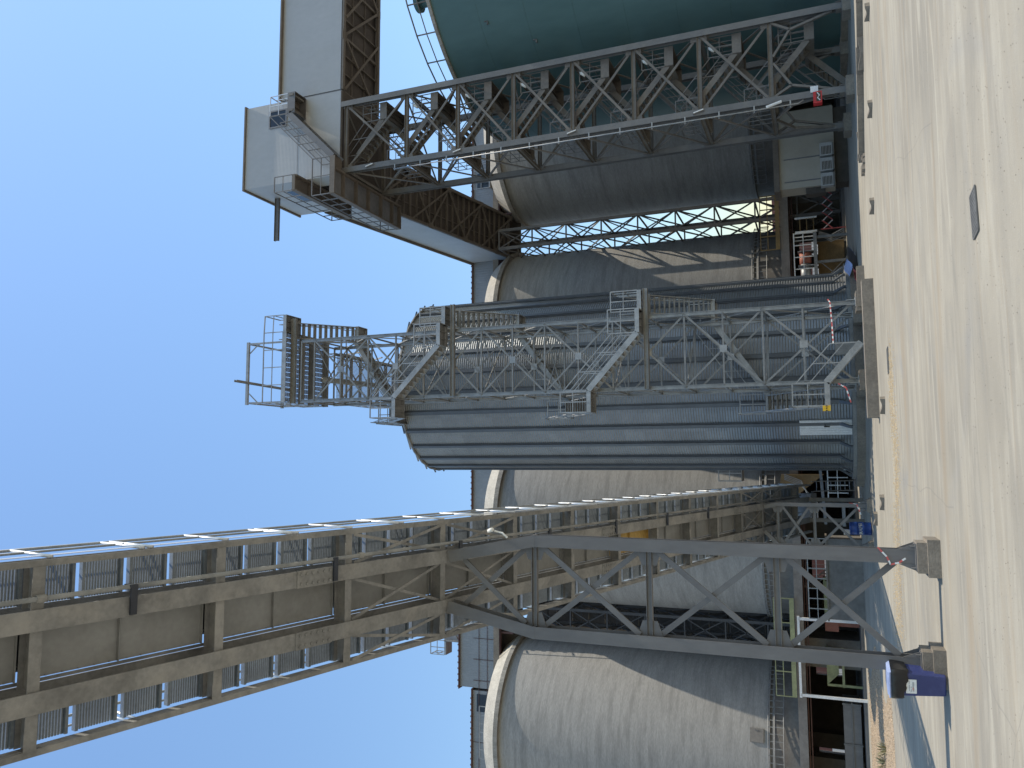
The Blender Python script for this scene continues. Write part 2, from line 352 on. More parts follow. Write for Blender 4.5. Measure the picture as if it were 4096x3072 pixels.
# railings
for x, sx in ((-1.315, 1), (-3.945, -1)):
    for nm, hgt, r in (('top_rail', 1.50, .024), ('mid_rail', 1.02, .019), ('toe_board', .62, 0)):
        if r: P(nm, 'galv', conv, 'tube', [cp(x, Y0) + NN * hgt, cp(x, Y1 - .3) + NN * hgt], r, 8, smooth=True)
        else: P(nm, 'galv_bright', conv, 'bar', cp(x, Y0) + NN * .47, cp(x, Y1 - .3) + NN * .47, .008, .13)
    for k in range(0, 33):
        y = 9.35 + 1.3775 * (k - 5)
        if y < Y0 or y > Y1 - .3: continue
        m = MB()
        for dy in ((-.07, .07) if k % 2 else (0,)):
            m.tube([cp(x, y + dy) + NN * .22, cp(x, y + dy) + NN * 1.5], .026, 8)
        m.build('rail_post', 'galv_bright', conv, True)
# foot end
m = MB(); m.obox(cp(-2.6, 46.6, .35), (.75, 0, 0), SL * .6, NN * .35); m.build('tail_box', 'dusty_beam', conv)
for x in (-2.13, -3.22): P('support_leg', 'tower', conv, 'ib', (x, 45.6, 0), (x, 45.6, zb(45.6)), .2, .2, .02)
for x in (-1.2, -1.75):
    pts = [(x, 46.3, 2.55), (x, 47.4, 2.3), (x, 49.5, .3)]; P('foot_ladder_rail', 'galv', conv, 'tube', pts, .03, 6)
for k in range(9):
    t = k / 8; P('foot_ladder_rung', 'galv', conv, 'tube', [(-1.2, 47.4 + 2.1 * t, 2.3 - 2 * t), (-1.75, 47.4 + 2.1 * t, 2.3 - 2 * t)], .02, 6)

# ------------------------------------------------------------------ trestles
def trestle(yy, zt, kz, zs, xl, xt, tops, label, base=.37, w=.25, h=.3):
    t = thing('conveyor_trestle', ((xl[0] + xl[1]) / 2, yy, 0), label, 'trestle', 'trestles under the inclined conveyor')
    for i in (0, 1):
        xb, xk, xt_ = xl[i], xt[i], tops[i]
        m = MB(); m.ib((xb, yy, base + .02), (xk, yy, kz), w, h, .022, up=(0, 1, 0)); m.ib((xk, yy, kz), (xt_, yy, zt), w, h, .022, up=(0, 1, 0))
        m.obox((xk, yy, kz), (w * .52, 0, 0), (0, h * .512, 0), (0, 0, .03))
        m.build('leg', 'trestle', t)
        m = MB(); m.box(xb - .24, xb + .24, yy - .24, yy + .24, base, base + .022)
        for sx in (-1, 1):
            m.plate([(xb + sx * .13, yy - .16, base + .02), (xb + sx * .24, yy - .16, base + .02), (xb + sx * .13, yy - .16, base + .30)], .02, (0, 1, 0))
            m.plate([(xb + sx * .13, yy + .14, base + .02), (xb + sx * .24, yy + .14, base + .02), (xb + sx * .13, yy + .14, base + .30)], .02, (0, 1, 0))
            for sy in (-1, 1): m.tube([(xb + sx * .19, yy + sy * .2, base + .02), (xb + sx * .19, yy + sy * .2, base + .1)], .018, 6)
        m.build('base_plate', 'trestle', t)
        m = MB(); m.box(xb - .33, xb + .33, yy - .36, yy + .36, 0, base * .56); m.box(xb - .27, xb + .27, yy - .3, yy + .3, base * .56, base)
        m.build('footing', 'block', t)
    def X(i, z):
        if z <= kz: return xl[i] + (xt[i] - xl[i]) * (z - base) / (kz - base)
        return xt[i] + (tops[i] - xt[i]) * (z - kz) / (zt - kz)
    lev = [base + .15] + zs
    for z in zs:
        P('strut', 'trestle', t, 'ib', (X(0, z) - w / 2, yy, z), (X(1, z) + w / 2, yy, z), .12, .12, .012)
        for i, sg in ((0, -1), (1, 1)):
            xx = X(i, z); m = MB(); m.plate([(xx + sg * .05, yy - .012, z - .28), (xx + sg * (w / 2 + .28), yy - .012, z - .15), (xx + sg * (w / 2 + .28), yy - .012, z + .15), (xx + sg * .05, yy - .012, z + .28)], .024, (0, 1, 0))
            m.build('gusset', 'trestle', t)
    pan = list(zip(lev[:-1], lev[1:])) + ([(zs[-1], zt - .15)] if zt - zs[-1] > 1 else [])
    for (z0, z1) in pan:
        a0, a1 = z0 + .2, z1 - .2
        P('diagonal', 'trestle', t, 'bar', (X(0, a0) - w / 2, yy + .035, a0), (X(1, a1) + w / 2, yy + .035, a1), .11, .05, up=(0, 1, 0))
        P('diagonal', 'trestle', t, 'bar', (X(1, a0) + w / 2, yy - .035, a0), (X(0, a1) - w / 2, yy - .035, a1), .11, .05, up=(0, 1, 0))
    return t
trestle(16.2, zb(16.2) - .02, 7.73, [2.79, 5.26, 7.74], (-1.755, -3.655), (-1.72, -3.64), (-2.13, -3.22), 'tall near grey steel trestle carrying the conveyor beside the blue wheelie bin')
trestle(38., zb(38.) - .02, 3.9, [2.35, 3.9], (-2.02, -3.86), (-2.01, -3.85), (-2.13, -3.22), 'short far grey steel trestle under the low end of the conveyor', base=.2, w=.16, h=.2)

# ------------------------------------------------------------------ corrugated metal silo
SC = (4.66, 45.0); SR = 5.12; SZ0, SZ1 = .38, 24.65
silo = thing('metal_silo', (SC[0], SC[1], 0), 'tall corrugated galvanised steel silo standing behind the lattice stair tower', 'silo')
NST = 28; segs = NST * 3; pitch = .13; nr = int((SZ1 - SZ0) / pitch * 4)
vs = []; fs = []
for i in range(nr + 1):
    z = SZ0 + (SZ1 - SZ0) * i / nr; r = SR + .021 * math.sin(2 * math.pi * i / 4)
    for k in range(segs):
        an = 2 * math.pi * k / segs; vs.append((SC[0] + r * math.cos(an), SC[1] + r * math.sin(an), z))
for i in range(nr):
    for k in range(segs): fs.append((i * segs + k, i * segs + (k + 1) % segs, (i + 1) * segs + (k + 1) % segs, (i + 1) * segs + k))
m = MB(); m.add(vs, fs); m.build('wall', 'silo', silo, True)
for k in range(NST):
    an = 2 * math.pi * (k + .32) / NST; d = V((math.cos(an), math.sin(an), 0)); tt = V((-d.y, d.x, 0)); c = V((SC[0], SC[1], 0))
    m = MB()
    q0 = c + d * (SR + .015)
    m.obox(q0 + d * .055 + V((0, 0, (1.1 + SZ1 - .05) / 2)), d * .045, tt * .085, V((0, 0, (SZ1 - .05 - 1.1) / 2)))
    m.obox(q0 + d * .02 + V((0, 0, (1.1 + SZ1 - .05) / 2)), d * .012, tt * .14, V((0, 0, (SZ1 - .06 - 1.1) / 2)))
    m.plate([q0 + d * .1 + tt * .085 + V((0, 0, 1.1)), q0 + d * .1 - tt * .085 + V((0, 0, 1.1)), q0 + d * .42 - tt * .06 + V((0, 0, .62)), q0 + d * .42 + tt * .06 + V((0, 0, .62))], .1, -d)
    m.obox(q0 + d * .36 + V((0, 0, .5)), d * .06, tt * .06, (0, 0, .13))
    m.build('stiffener', 'stiff', silo)
m = MB(); m.lathe((*SC, 0), [(SR + .06, SZ1 - .06), (SR + .16, SZ1 - .02), (SR + .16, SZ1 + .06), (SR * .55, SZ1 + 1.75), (.5, SZ1 + 3.0), (0.01, SZ1 + 3.0)], NST); m.build('roof', 'galv_dusty', silo)
m = MB()
for k in range(NST):
    an = 2 * math.pi * (k + .32) / NST; d = V((math.cos(an), math.sin(an), 0)); c = V((*SC, 0))
    m.bar(c + d * (SR + .26) + V((0, 0, SZ1 + .05)), c + d * .5 + V((0, 0, SZ1 + 3.08)), .05, .08)
m.build('roof_rib', 'stiff', silo)
m = MB(); m.lathe((*SC, 0), [(SR + .55, .36), (SR + .55, .52), (SR + .0, .52)], 84); m.build('base_ring', 'galv_dusty', silo)
an = math.atan2(40.6 - 45, 1.35 - SC[0])
d = V((math.cos(an), math.sin(an), 0)); tt = V((-d.y, d.x, 0)); c = V((*SC, 0)) + d * (SR + .05)
m = MB(); m.obox(c + V((0, 0, 1.72)), d * .03, tt * .42, (0, 0, 1.18))
for k in range(6): m.obox(c + d * .035 + tt * (-.35 + k * .14) + V((0, 0, 1.72)), d * .012, tt * .045, (0, 0, 1.14))
dr = m.build('access_door', 'white', silo)
m = MB(); m.obox(c + d * .08 + tt * .1 + V((0, 0, 1.66)), d * .03, tt * .015, (0, 0, .13)); m.obox(c + d * .1 + tt * .16 + V((0, 0, 1.74)), d * .015, tt * .08, (0, 0, .015)); m.build('latch', 'blackpaint', dr)
m = MB(); m.lathe((*SC, 0), [(SR + .95, 0), (SR + .95, .36), (0.01, .36)], 48); tag(m.build('silo_foundation', 'block'), 'round concrete pad under the corrugated metal silo', 'foundation')

# ------------------------------------------------------------------ lattice stair tower in front of the metal silo
TX0, TX1, TY0, TY1 = 3.27, 6.57, 35.5, 38.6
LZ = [.40 + 1.0 * 0 + z for z in (.1, 2.07, 3.72, 5.41, 7.10, 8.76, 10.42, 12.1, 13.78, 15.45, 17.12, 18.72, 20.35, 22.0, 23.66, 25.36, 27.05, 27.9)]
st = thing('stair_tower', ((TX0 + TX1) / 2, (TY0 + TY1) / 2, 0), 'galvanised lattice tower wrapped by zigzag stairs in front of the metal silo', 'stair tower')
crn = [(TX0, TY0), (TX1, TY0), (TX1, TY1), (TX0, TY1)]
for (x, y) in crn:
    P('leg', 'galv', st, 'ib', (x, y, .4), (x, y, 28.3), .16, .16, .014, up=(1, 0, 0))
    m = MB(); m.box(x - .2, x + .2, y - .2, y + .2, .37, .40)
    for s in (-1, 1): m.box(x + s * .1 - .012, x + s * .1 + .012, y - .16, y + .16, .4, .72)
    m.build('base_plate', 'galv', st)
fc = [(crn[i], crn[(i + 1) % 4]) for i in range(4)]
for z in LZ[1:]:
    for (p, q) in fc:
        P('strut', 'galv_dusty', st, 'bar', (*p, z), (*q, z), .075, .075)
for i in range(0, len(LZ) - 2, 2):
    z0, z1, zm = LZ[i], LZ[i + 2], LZ[i + 1]
    for (p, q) in fc:
        ou = V((p[1] - q[1], q[0] - p[0], 0)).normalized()
        P('brace', 'galv_dusty', st, 'bar', V((*p, z0)) - ou * .02, V((*q, z1)) - ou * .02, .085, .04, up=ou)
        P('brace', 'galv_dusty', st, 'bar', V((*q, z0)) + ou * .03, V((*p, z1)) + ou * .03, .085, .04, up=ou)
        c = (V((*p, zm)) + V((*q, zm))) / 2
        m = MB(); m.obox(c, (V((*q, 0)) - V((*p, 0))).normalized() * .16, ou * .045, (0, 0, .16)); m.build('node_plate', 'galv', st)
for i in range(1, len(LZ) - 1, 2):
    z = LZ[i + 1] if i + 1 < len(LZ) else LZ[i]
    P('plan_brace', 'galv_dusty', st, 'bar', (TX0, TY0, z - .06), (TX1, TY1, z - .06), .06, .05); P('plan_brace', 'galv_dusty', st, 'bar', (TX1, TY0, z + .06), (TX0, TY1, z + .06), .06, .05)
def railing(m, pts, h=1.15, r=.022, mid=True, post=1.0):
    pts = [V(p) for p in pts]
    for p, q in zip(pts[:-1], pts[1:]):
        sh = (q - p).normalized() * .001
        m.bar(p + V((0, 0, h)) - sh, q + V((0, 0, h + .003)) + sh, 2 * r, 2 * r)
        if mid: m.bar(p + V((0, 0, h * .52)), q + V((0, 0, h * .52 + .003)), 1.5 * r, 1.5 * r)
        n = max(1, int(round((q - p).length / post)))
        for k in range(0 if p == pts[0] else 1, n + 1):
            c = p + (q - p) * k / n; m.bar(c, c + V((0, 0, h - .001)), 1.8 * r, 1.8 * r, up=(1, .02, 0))
    return m
def landing(par, x0, x1, y0, y1, z, mt='galv', floor='galv_dusty', hgt=.2, ribs=4, openx=False):
    m = MB()
    for i_, (p, q) in enumerate((((x0, y0), (x1, y0)), ((x1, y0), (x1, y1)), ((x1, y1), (x0, y1)), ((x0, y1), (x0, y0)))):
        m.bar((*p, z - hgt / 2), (*q, z - hgt / 2), .03, hgt - .004 * (i_ % 2))
    o = m.build('landing', mt, par)
    m = MB(); m.box(x0 + .02, x1 - .02, y0 + .02, y1 - .02, z - .045, z - .012)
    n = max(2, int((x1 - x0) / .28))
    for k in range(1, n): m.box(x0 + (x1 - x0) * k / n - .015, x0 + (x1 - x0) * k / n + .015, y0 + .02, y1 - .02, z - .13, z - .05)
    m.build('landing_floor', floor, o)
    return o
def flight(par, p0, p1, wdir, w, mt='galv', tm='galv_dusty', rail='galv', depth=.26, rails=(0, 1), nt=None, h=1.1, r=.022):
    p0, p1, wd = V(p0), V(p1), V(wdir).normalized()
    rise = p1.z - p0.z; n = nt or max(4, int(rise / .2)); run = p1 - p0
    m = MB()
    for s in (0, 1):
        o = wd * w * s; m.bar(p0 + o - V((0, 0, .08)), p1 + o - V((0, 0, .08)), .03, depth, up=(0, 0, 1))
    f = m.build('stair_flight', mt, par)
    hd = V((run.x, run.y, 0)).normalized()
    m = MB()
    for k in range(n):
        c = p0 + run * (k + .5) / n + wd * w / 2
        m.obox(c, hd * .13, wd * (w / 2 - .02), (0, 0, .018)); m.obox(c + hd * .12 - V((0, 0, .03)), hd * .01, wd * (w / 2 - .02), (0, 0, .03))
    m.build('tread', tm, f)
    m = MB()
    for s in rails: railing(m, [p0 + wd * w * s, p1 + wd * w * s], h, r, True, 1.3)
    m.build('handrail', rail, f)
    return f
SW = .85   # stair width, stairs hang outside the frame
xo0, xo1 = TX0 - .12, TX1 + .12; yo0, yo1 = TY0 - .12, TY1 + .12
def corner_rail(par, pts):
    railing(MB(), []); m = MB(); railing(m, pts, 1.25, .025, True, .6); m.build('landing_rail', 'galv', par)
levels = [(.35, 1.72), (9.55, 11.85), (19.55, 22.05)]
for k, (za, zl) in enumerate(levels):
    if k == 0:
        flight(st, (4.75, yo0 - SW, za), (xo0, yo0 - SW, zl), (0, 1, 0), SW - .05, rails=(0,))
    else:
        l = landing(st, xo1 - .95, xo1 + .15, yo0 - SW, yo0, za); corner_rail(l, [(xo1 - .95, yo0 - SW, za), (xo1 + .15, yo0 - SW, za)])
        flight(st, (xo1 - .95, yo0 - SW, za), (xo0 + .05, yo0 - SW, zl), (0, 1, 0), SW - .05, rails=(0, 1))
        l = landing(st, xo1 + .15, xo1 + 1.1, yo0 - .25, yo0 + .75, za + .02); corner_rail(l, [(xo1 + .15, yo0 - .25, za), (xo1 + 1.1, yo0 - .25, za), (xo1 + 1.1, yo0 + .75, za)])
    l = landing(st, xo0 - .95, xo0, yo0 - SW, yo0 + .1, zl); corner_rail(l, [(xo0, yo0 - SW, zl), (xo0 - .95, yo0 - SW, zl), (xo0 - .95, yo0 + .1, zl)])
    # left side, climbing away from the viewer
    zt = (4.3, 14.2, 24.6)[k]
    flight(st, (xo0 - .95, yo0 + .15, zl), (xo0 - .95, yo1, zt), (1, 0, 0), .8, rails=(0,))
    l = landing(st, xo0 - .95, xo0, yo1, yo1 + .85, zt); corner_rail(l, [(xo0 - .95, yo1, zt), (xo0 - .95, yo1 + .85, zt), (xo0, yo1 + .85, zt)])
    zr = (6.7, 16.9, 26.9)[k]
    flight(st, (xo0, yo1 + .85, zt), (xo1, yo1 + .85, zr), (0, -1, 0), SW - .05, rails=(0,))
    l = landing(st, xo1, xo1 + 1.1, yo1 - .1, yo1 + .85, zr); corner_rail(l, [(xo1, yo1 + .85, zr), (xo1 + 1.1, yo1 + .85, zr), (xo1 + 1.1, yo1, zr)])
    zf = (9.55, 19.55, 29.25)[k]
    flight(st, (xo1 + .2, yo1 - .1, zr), (xo1 + .2, yo0 + .75, zf), (1, 0, 0), .85, rails=(0, 1))
for z in (9.2, 19.0):
    P('support_beam', 'galv_dusty', st, 'ib', (TX0 - .05, yo0 - .12, z), (TX1 + 1.3, yo0 - .12, z), .2, .2, .02)
    P('support_beam', 'galv_dusty', st, 'bar', (TX1, TY0 + .6, z), (TX1 + 1.2, TY0 + .6, z), .08, .12)
# walkway onto the silo roof
l = landing(st, xo0 - 1.0, xo0 + .1, yo1 + .6, yo1 + 3.4, 24.65)
m = MB(); railing(m, [(xo0 - 1., yo1 + .6, 24.65), (xo0 - 1., yo1 + 3.4, 24.65)], 1.2, .025); m.build('landing_rail', 'galv', l)
# top platform and hoist frame
top = landing(st, TX0 - .05, TX1 + .55, TY0 - .35, TY1 + .3, 29.35, hgt=.26)
for y in (TY0 + .15, TY0 + .9, TY0 + 1.8, TY1 + .1): P('support_beam', 'galv_dusty', st, 'ib', (TX0 - .1, y, 28.95), (TX1 + (1.35 if y < 36 else .4), y, 28.95), .16, .3, .02)
for o_ in [c_ for c_ in top.children if c_.name.startswith('landing_floor')]: bpy.data.objects.remove(o_)
for k in range(14):
    m = MB(); x = TX0 + .02 + k * .275
    for q in range(5): m.box(x + q * .05, x + q * .05 + .036, TY0 - .32, TY1 + .27, 29.30, 29.335)
    for q in range(26): m.box(x, x + .236, TY0 - .3 + q * .142, TY0 - .27 + q * .142, 29.285, 29.30)
    m.build('grating_plank', 'galv_dusty', top)
l = landing(st, TX1 + .55, TX1 + 1.5, TY0 - .3, TY0 + 1.0, 29.35)
m = MB(); railing(m, [(TX0 - .05, TY1 + .3, 29.35), (TX0 - .05, TY0 - .35, 29.35), (TX1 + .55, TY0 - .35, 29.35), (TX1 + 1.5, TY0 - .3, 29.35), (TX1 + 1.5, TY0 + 1., 29.35)], 1.25, .025, True, .95); m.build('platform_rail', 'galv', top)
m = MB()
for x in (TX0, TX1 + .05):
    for y in (TY0, TY1): m.bar((x, y, 29.35), (x, y, 31.9), .09, .09)
    m.bar((x, TY0, 31.9), (x, TY1, 31.9), .09, .09); m.bar((x, TY0 + .7, 31.9), (x, TY0, 31.1), .05, .05)
    sx = 1 if x < 5 else -1
    for y in (TY0, TY1): m.bar((x + sx * .6, y, 31.9), (x, y, 31.2), .05, .05)
m.bar((TX0 - .1, TY0, 31.95), (TX1 + .15, TY0, 31.95), .12, .16); m.bar((TX0 - .1, TY1, 31.95), (TX1 + .15, TY1, 31.95), .12, .16)
m.build('hoist_frame', 'galv', st)
P('hoist_beam', 'galv_dusty', st, 'ib', (4.30, TY1 + .4, 31.75), (4.42, TY0 - 1.2, 31.75), .12, .2, .02)

# catwalk running back from the platform to the crown of the silo roof
for x in (3.55, 6.3): P('catwalk_beam', 'galv_dusty', st, 'ib', (x, TY1 + .3, 28.3), (x, 45.4, 28.3), .14, .3, .016)
for k in range(7): P('catwalk_joist', 'galv_dusty', st, 'bar', (3.6, 39.3 + k, 28.25), (6.25, 39.3 + k, 28.25), .1, .18)
m = MB()
for k in range(33): m.box(3.62 + .08 * k, 3.635 + .08 * k, TY1 + .35, 45.3, 28.38, 28.4)
for k in range(60): m.box(3.6, 6.25, TY1 + .4 + .11 * k, TY1 + .412 + .11 * k, 28.36, 28.38)
m.build('catwalk_grating', 'galv_dusty', st)
for x in (3.5, 6.35):
    m = MB(); railing(m, [(x, TY1 + .4, 28.42), (x, 45.3, 28.42)], 1.15, .025, True, .95); m.build('catwalk_rail', 'galv', st)
    for k in range(3): P('catwalk_brace', 'galv_dusty', st, 'bar', (x, 38.8 + 1.4 * k, 26.9 - (0 if k else 1.0)), (x, 39.6 + 1.5 * k, 28.2), .07, .07)
for x in (3.9, 5.4): P('catwalk_trestle', 'galv_dusty', st, 'bar', (x, 43.6, 27.0), (x, 43.6, 28.2), .1, .1)
for (xa, xb) in ((3.55, 6.3), (6.3, 3.55)):
    for k in range(2): P('catwalk_brace', 'galv_dusty', st, 'bar', (xa, 39.2 + 3 * k, 28.2), (xb, 42.2 + 3 * k, 28.2), .07, .05)
# elevator leg standing inside the tower, feeding the silo
el = thing('bucket_elevator', (4.9, 37.1, 0), 'slim galvanised bucket elevator casing inside the lattice stair tower', 'elevator')
P('casing', 'galv_dusty', el, 'box', 4.62, 5.18, 37.3, 37.62, .4, 1.2)
P('discharge_spout', 'galv_dusty', el, 'tube', [(4.66, 37.6, 28.4), (4.66, 40.4, 27.7), (4.66, 43., 27.2)], .16, 10, smooth=True)

# pads and wall in front
def pad(x, y, lab, z=.37, s=.42):
    m = MB(); m.box(x - s, x + s, y - s, y + s, 0, z); return tag(m.build('concrete_pad', 'block'), lab, 'concrete pad', 'pads under the lattice stair tower')
pad(TX1, TY0, 'square concrete pad under the front right leg of the lattice stair tower'); pad(TX0, TY0, 'square concrete pad under the front left leg of the lattice stair tower')
pad(TX1, TY1, 'square concrete pad under the rear right leg of the lattice stair tower'); pad(TX0, TY1, 'square concrete pad under the rear left leg of the lattice stair tower')
m = MB(); m.box(1.45, 6.35, 29.9, 30.4, 0, .38); m.box(1.6, 6.2, 30.4, 30.9, 0, .3); tag(m.build('low_wall', 'block'), 'long low stained concrete wall in front of the lattice stair tower', 'low wall')
m = MB(); m.box(6.3, 8., 35.0, 35.25, 0, .3); tag(m.build('concrete_curb', 'block'), 'short concrete curb beside the right foot of the lattice tower', 'curb')

# ------------------------------------------------------------------ brown-grey stair tower carrying the head house
BX0, BX1, BY0, BY1 = 16.1, 19.95, 36.0, 40.0
LV = [3.42, 6.58, 9.70, 12.80, 15.95, 19.10, 22.17, 26.0]
bt = thing('support_tower', ((BX0 + BX1) / 2, 38, 0), 'dusty grey steel tower with switchback stairs holding up the head house', 'support tower')
bc = [(BX0, BY0), (BX1, BY0), (BX1, BY1), (BX0, BY1)]
for (x, y) in bc:
    P('column', 'tower_leg', bt, 'ib', (x, y, .34), (x, y, 26.3), .3, .3, .024, up=(0, 1, 0))
    m = MB(); m.box(x - .28, x + .28, y - .28, y + .28, .34, .37)
    for s in (-1, 1): m.box(x + s * .17 - .01, x + s * .17 + .01, y - .2, y + .2, .37, .6)
    m.build('base_plate', 'tower', bt)
    m = MB(); m.box(x - .45, x + .45, y - .45, y + .45, 0, .34); m.build('footing', 'block', bt)
bf = [(bc[i], bc[(i + 1) % 4]) for i in range(4)]
for z in LV:
    for (p, q) in bf: P('strut', 'tower', bt, 'ib', (*p, z), (*q, z), .16, .2, .016)
for i in range(len(LV) - 1):
    z0, z1 = LV[i] + .1, LV[i + 1] - .1
    for (p, q) in bf:
        ou = V((p[1] - q[1], q[0] - p[0], 0)).normalized()
        d = (V((*q, 0)) - V((*p, 0))).normalized() * .15
        P('brace', 'tower', bt, 'bar', V((*p, z0)) + d - ou * .03, V((*q, z1)) - d - ou * .03, .11, .05, up=ou)
        P('brace', 'tower', bt, 'bar', V((*q, z0)) - d + ou * .03, V((*p, z1)) + d + ou * .03, .11, .05, up=ou)
        if q == (BX1, BY0) or p == (BX0, BY1):
            for (cc, zz) in ((V((*p, 0)) + d * 1.2, z0 + .12), (V((*q, 0)) - d * 1.2, z0 + .12), (V((*p, 0)) + d * 1.2, z1 - .12), (V((*q, 0)) - d * 1.2, z1 - .12)):
                P('gusset', 'tower', bt, 'obox', cc + V((0, 0, zz)), d.normalized() * .16, ou * .012, (0, 0, .16))
for z in LV[1:]:
    P('plan_brace', 'tower', bt, 'bar', (BX0, BY0, z - .12), (BX1, BY1, z - .12), .09, .06); P('plan_brace', 'tower', bt, 'bar', (BX1, BY0, z + .13), (BX0, BY1, z + .13), .09, .06)
for (p, q) in bf:       # portal knees of the bottom bay
    P_, Q_ = V((*p, 0)), V((*q, 0)); d = Q_ - P_
    for (A_, s) in ((P_, 1), (Q_, -1)):
        nd = A_ + d * s * .16 + V((0, 0, 2.55))
        for tgt in (A_ + d * s * .03 + V((0, 0, .75)), A_ + d * s * .04 + V((0, 0, 3.35)), A_ + d * s * .46 + V((0, 0, 3.3))):
            P('knee_brace', 'tower', bt, 'bar', nd, tgt, .13, .1)
# switchback stairs
for k in range(8):
    zr = 1.75 + 3.15 * k; zl = zr + 1.57
    if zr < 25:
        l = landing(bt, 18.85, 19.8, 36.25, 38.75, zr + .2, 'tower', 'tower', .42)
        m = MB(); railing(m, [(18.85, 36.28, zr + .2), (19.78, 36.28, zr + .2), (19.78, 38.7, zr + .2), (18.9, 38.7, zr + .2)], 1.1, .02, True, .5); m.build('landing_rail', 'tower_rail', l)
        flight(bt, (18.87, 36.3, zr + .15), (17.05, 36.3, zl + .15), (0, 1, 0), .95, 'tower', 'tower', 'tower_rail', .27, (0, 1), 8, 1.05, .018)
    if zl < 25:
        l = landing(bt, 16.25, 17.05, 36.25, 38.75, zl + .2, 'tower', 'tower', .3)
        m = MB(); railing(m, [(17.0, 38.72, zl + .2), (16.27, 38.72, zl + .2), (16.27, 36.28, zl + .2), (17.0, 36.28, zl + .2)], 1.1, .018, True, .5); m.build('landing_rail', 'tower_rail', l)
        if k < 7: flight(bt, (17.05, 37.75, zl + .15), (18.87, 37.75, zl + 1.73), (0, 1, 0), .95, 'tower', 'tower', 'tower_rail', .27, (0, 1), 8, 1.05, .018)
flight(bt, (17.0, 37.75, .1), (18.87, 37.75, 1.9), (0, 1, 0), .95, 'tower', 'tower', 'tower_rail', .27, (0, 1), 9, 1.05, .018)
P('conduit', 'galv', bt, 'tube', [(15.83, 35.72, 2.08), (15.70, 35.72, 2.3), (15.66, 35.72, 22.8)], .03, 8, smooth=True)
for k in range(14):
    m = MB(); m.box(15.62, 15.96, 35.80, 35.835, 2.6 + 1.55 * k, 2.66 + 1.55 * k); m.build('conduit_bracket', 'galv', bt)
# fittings on the tower
fb = thing('fire_cabinet', (15.75, 35.7, 1.3), 'red fire equipment cabinet on the front left column of the support tower', 'cabinet')
m = MB(); m.box(15.48, 16.0, 35.45, 35.78, 1.32, 1.68); m.build('case', 'red', fb)
m = MB(); m.box(15.55, 15.95, 35.43, 35.449, 1.37, 1.55); m.build('window', 'glass', fb)
m = MB(); m.tube([(15.57, 35.42, 1.40), (15.7, 35.42, 1.5), (15.8, 35.42, 1.42), (15.93, 35.42, 1.51)], .02, 6); m.build('hose', 'white', fb)
m = MB(); m.box(16.14, 16.42, 35.80, 35.815, 1.46, 1.78); tag(m.build('notice', 'white'), 'blank white notice sheet fixed beside the red fire cabinet', 'notice')
def tube_light(x, y, z, dx, dz, lab, big=False):
    t = thing('tube_light', (x, y, z), lab, 'light fitting', 'tube lights on the support tower')
    a = V((x, y, z)); b = a + V((dx, 0, dz)); w = .1 if big else .08
    P('housing', 'label_white' if big else 'tower_rail', t, 'bar', a, b, w, w * .7)
    P('diffuser', 'white', t, 'bar', a + (b - a) * .05 + V((0, -.05, -.01)), a + (b - a) * .95 + V((0, -.05, -.01)), w * .5, w * .45)
    P('bracket', 'tower_rail', t, 'bar', (a + b) / 2 + V((0, 0, .02)), V(((a + b) / 2).to_tuple()) + V((.25, .2, .04)), .03, .03)
tube_light(15.72, 35.62, 3.65, .16, -.66, 'large cream tube light strapped to the column above the red fire cabinet', True)
for k, z in enumerate((6.9, 13.05, 19.3, 24.6)):
    tube_light(16.05, 35.78, z, .12, -.5, ['small tube light on the tower column just above the lowest bay', 'small tube light halfway up the tower column', 'small tube light on the tower column near the upper flights', 'topmost small tube light below the head house'][k])
def bulkhead(z, i):
    t = thing('flood_lamp', (19.2, 36.4, z), 'round lamp under the stair landing in the %s bay of the support tower' % ['second', 'third', 'fourth', 'fifth', 'sixth', 'seventh'][i], 'lamp', 'lamps on the tower landings')
    P('shade', 'label_white', t, 'tube', [(19.15, 36.25, z), (19.3, 36.25, z + .2), (19.36, 36.25, z + .28)], [.09, .09, .03], 10, smooth=True)
    P('arm', 'tower_rail', t, 'bar', (19.36, 36.25, z + .28), (19.5, 36.25, z + .5), .02, .02)
for i in range(6): bulkhead(4.95 + .95 + 3.15 * i, i)

# head house
hh = thing('head_house', (18.4, 38.6, 26.3), 'light grey clad head house on top of the support tower', 'building')
HX0, HX1, HY0, HY1, HZ0, HZ1 = 15.97, 20.9, 36.0, 41.3, 26.4, 33.0
m = MB(); m.box(HX0, HX1, HY0, HY0 + .06, HZ0, HZ1); m.box(HX0, HX1, HY1 - .06, HY1, HZ0, HZ1)
m.box(HX0, HX0 + .06, HY0 + .06, 37.3, HZ0, HZ1); m.box(HX0, HX0 + .06, 37.3, 39.2, HZ0 + 4.6, HZ1); m.box(HX0, HX0 + .06, 39.2, HY1 - .06, HZ0, HZ1); m.box(HX1 - .06, HX1, HY0 + .06, HY1 - .06, HZ0, HZ1)
m.build('wall', 'clad', hh)
m = MB(); m.box(HX0 - .12, HX1 + .1, HY0 - .1, HY1 + .1, HZ1, HZ1 + .1); m.build('roof', 'brown_beam', hh)
m = MB(); m.box(HX0 + .06, HX1 - .06, HY0 + .06, HY1 - .06, HZ0 - .08, HZ0 + .04); m.build('floor', 'brown', hh)
m = MB()
m.box(16.25, 18.9, HY0 - .006, HY0 + .02, 29.28, 29.31); m.box(20.86, 20.9, HY0 - .006, HY0 + .02, HZ0, 30.4)
m.box(HX0, HX1, HY0 - .005, HY0 + .02, HZ0 + .0, HZ0 + .03)
m.build('panel_joint', 'plate_grey', hh)
wn = MB(); wn.box(19.45, 20.35, HY0 - .03, HY0 + .02, 30.15, 31.25); w_ = wn.build('window', 'glass', hh)
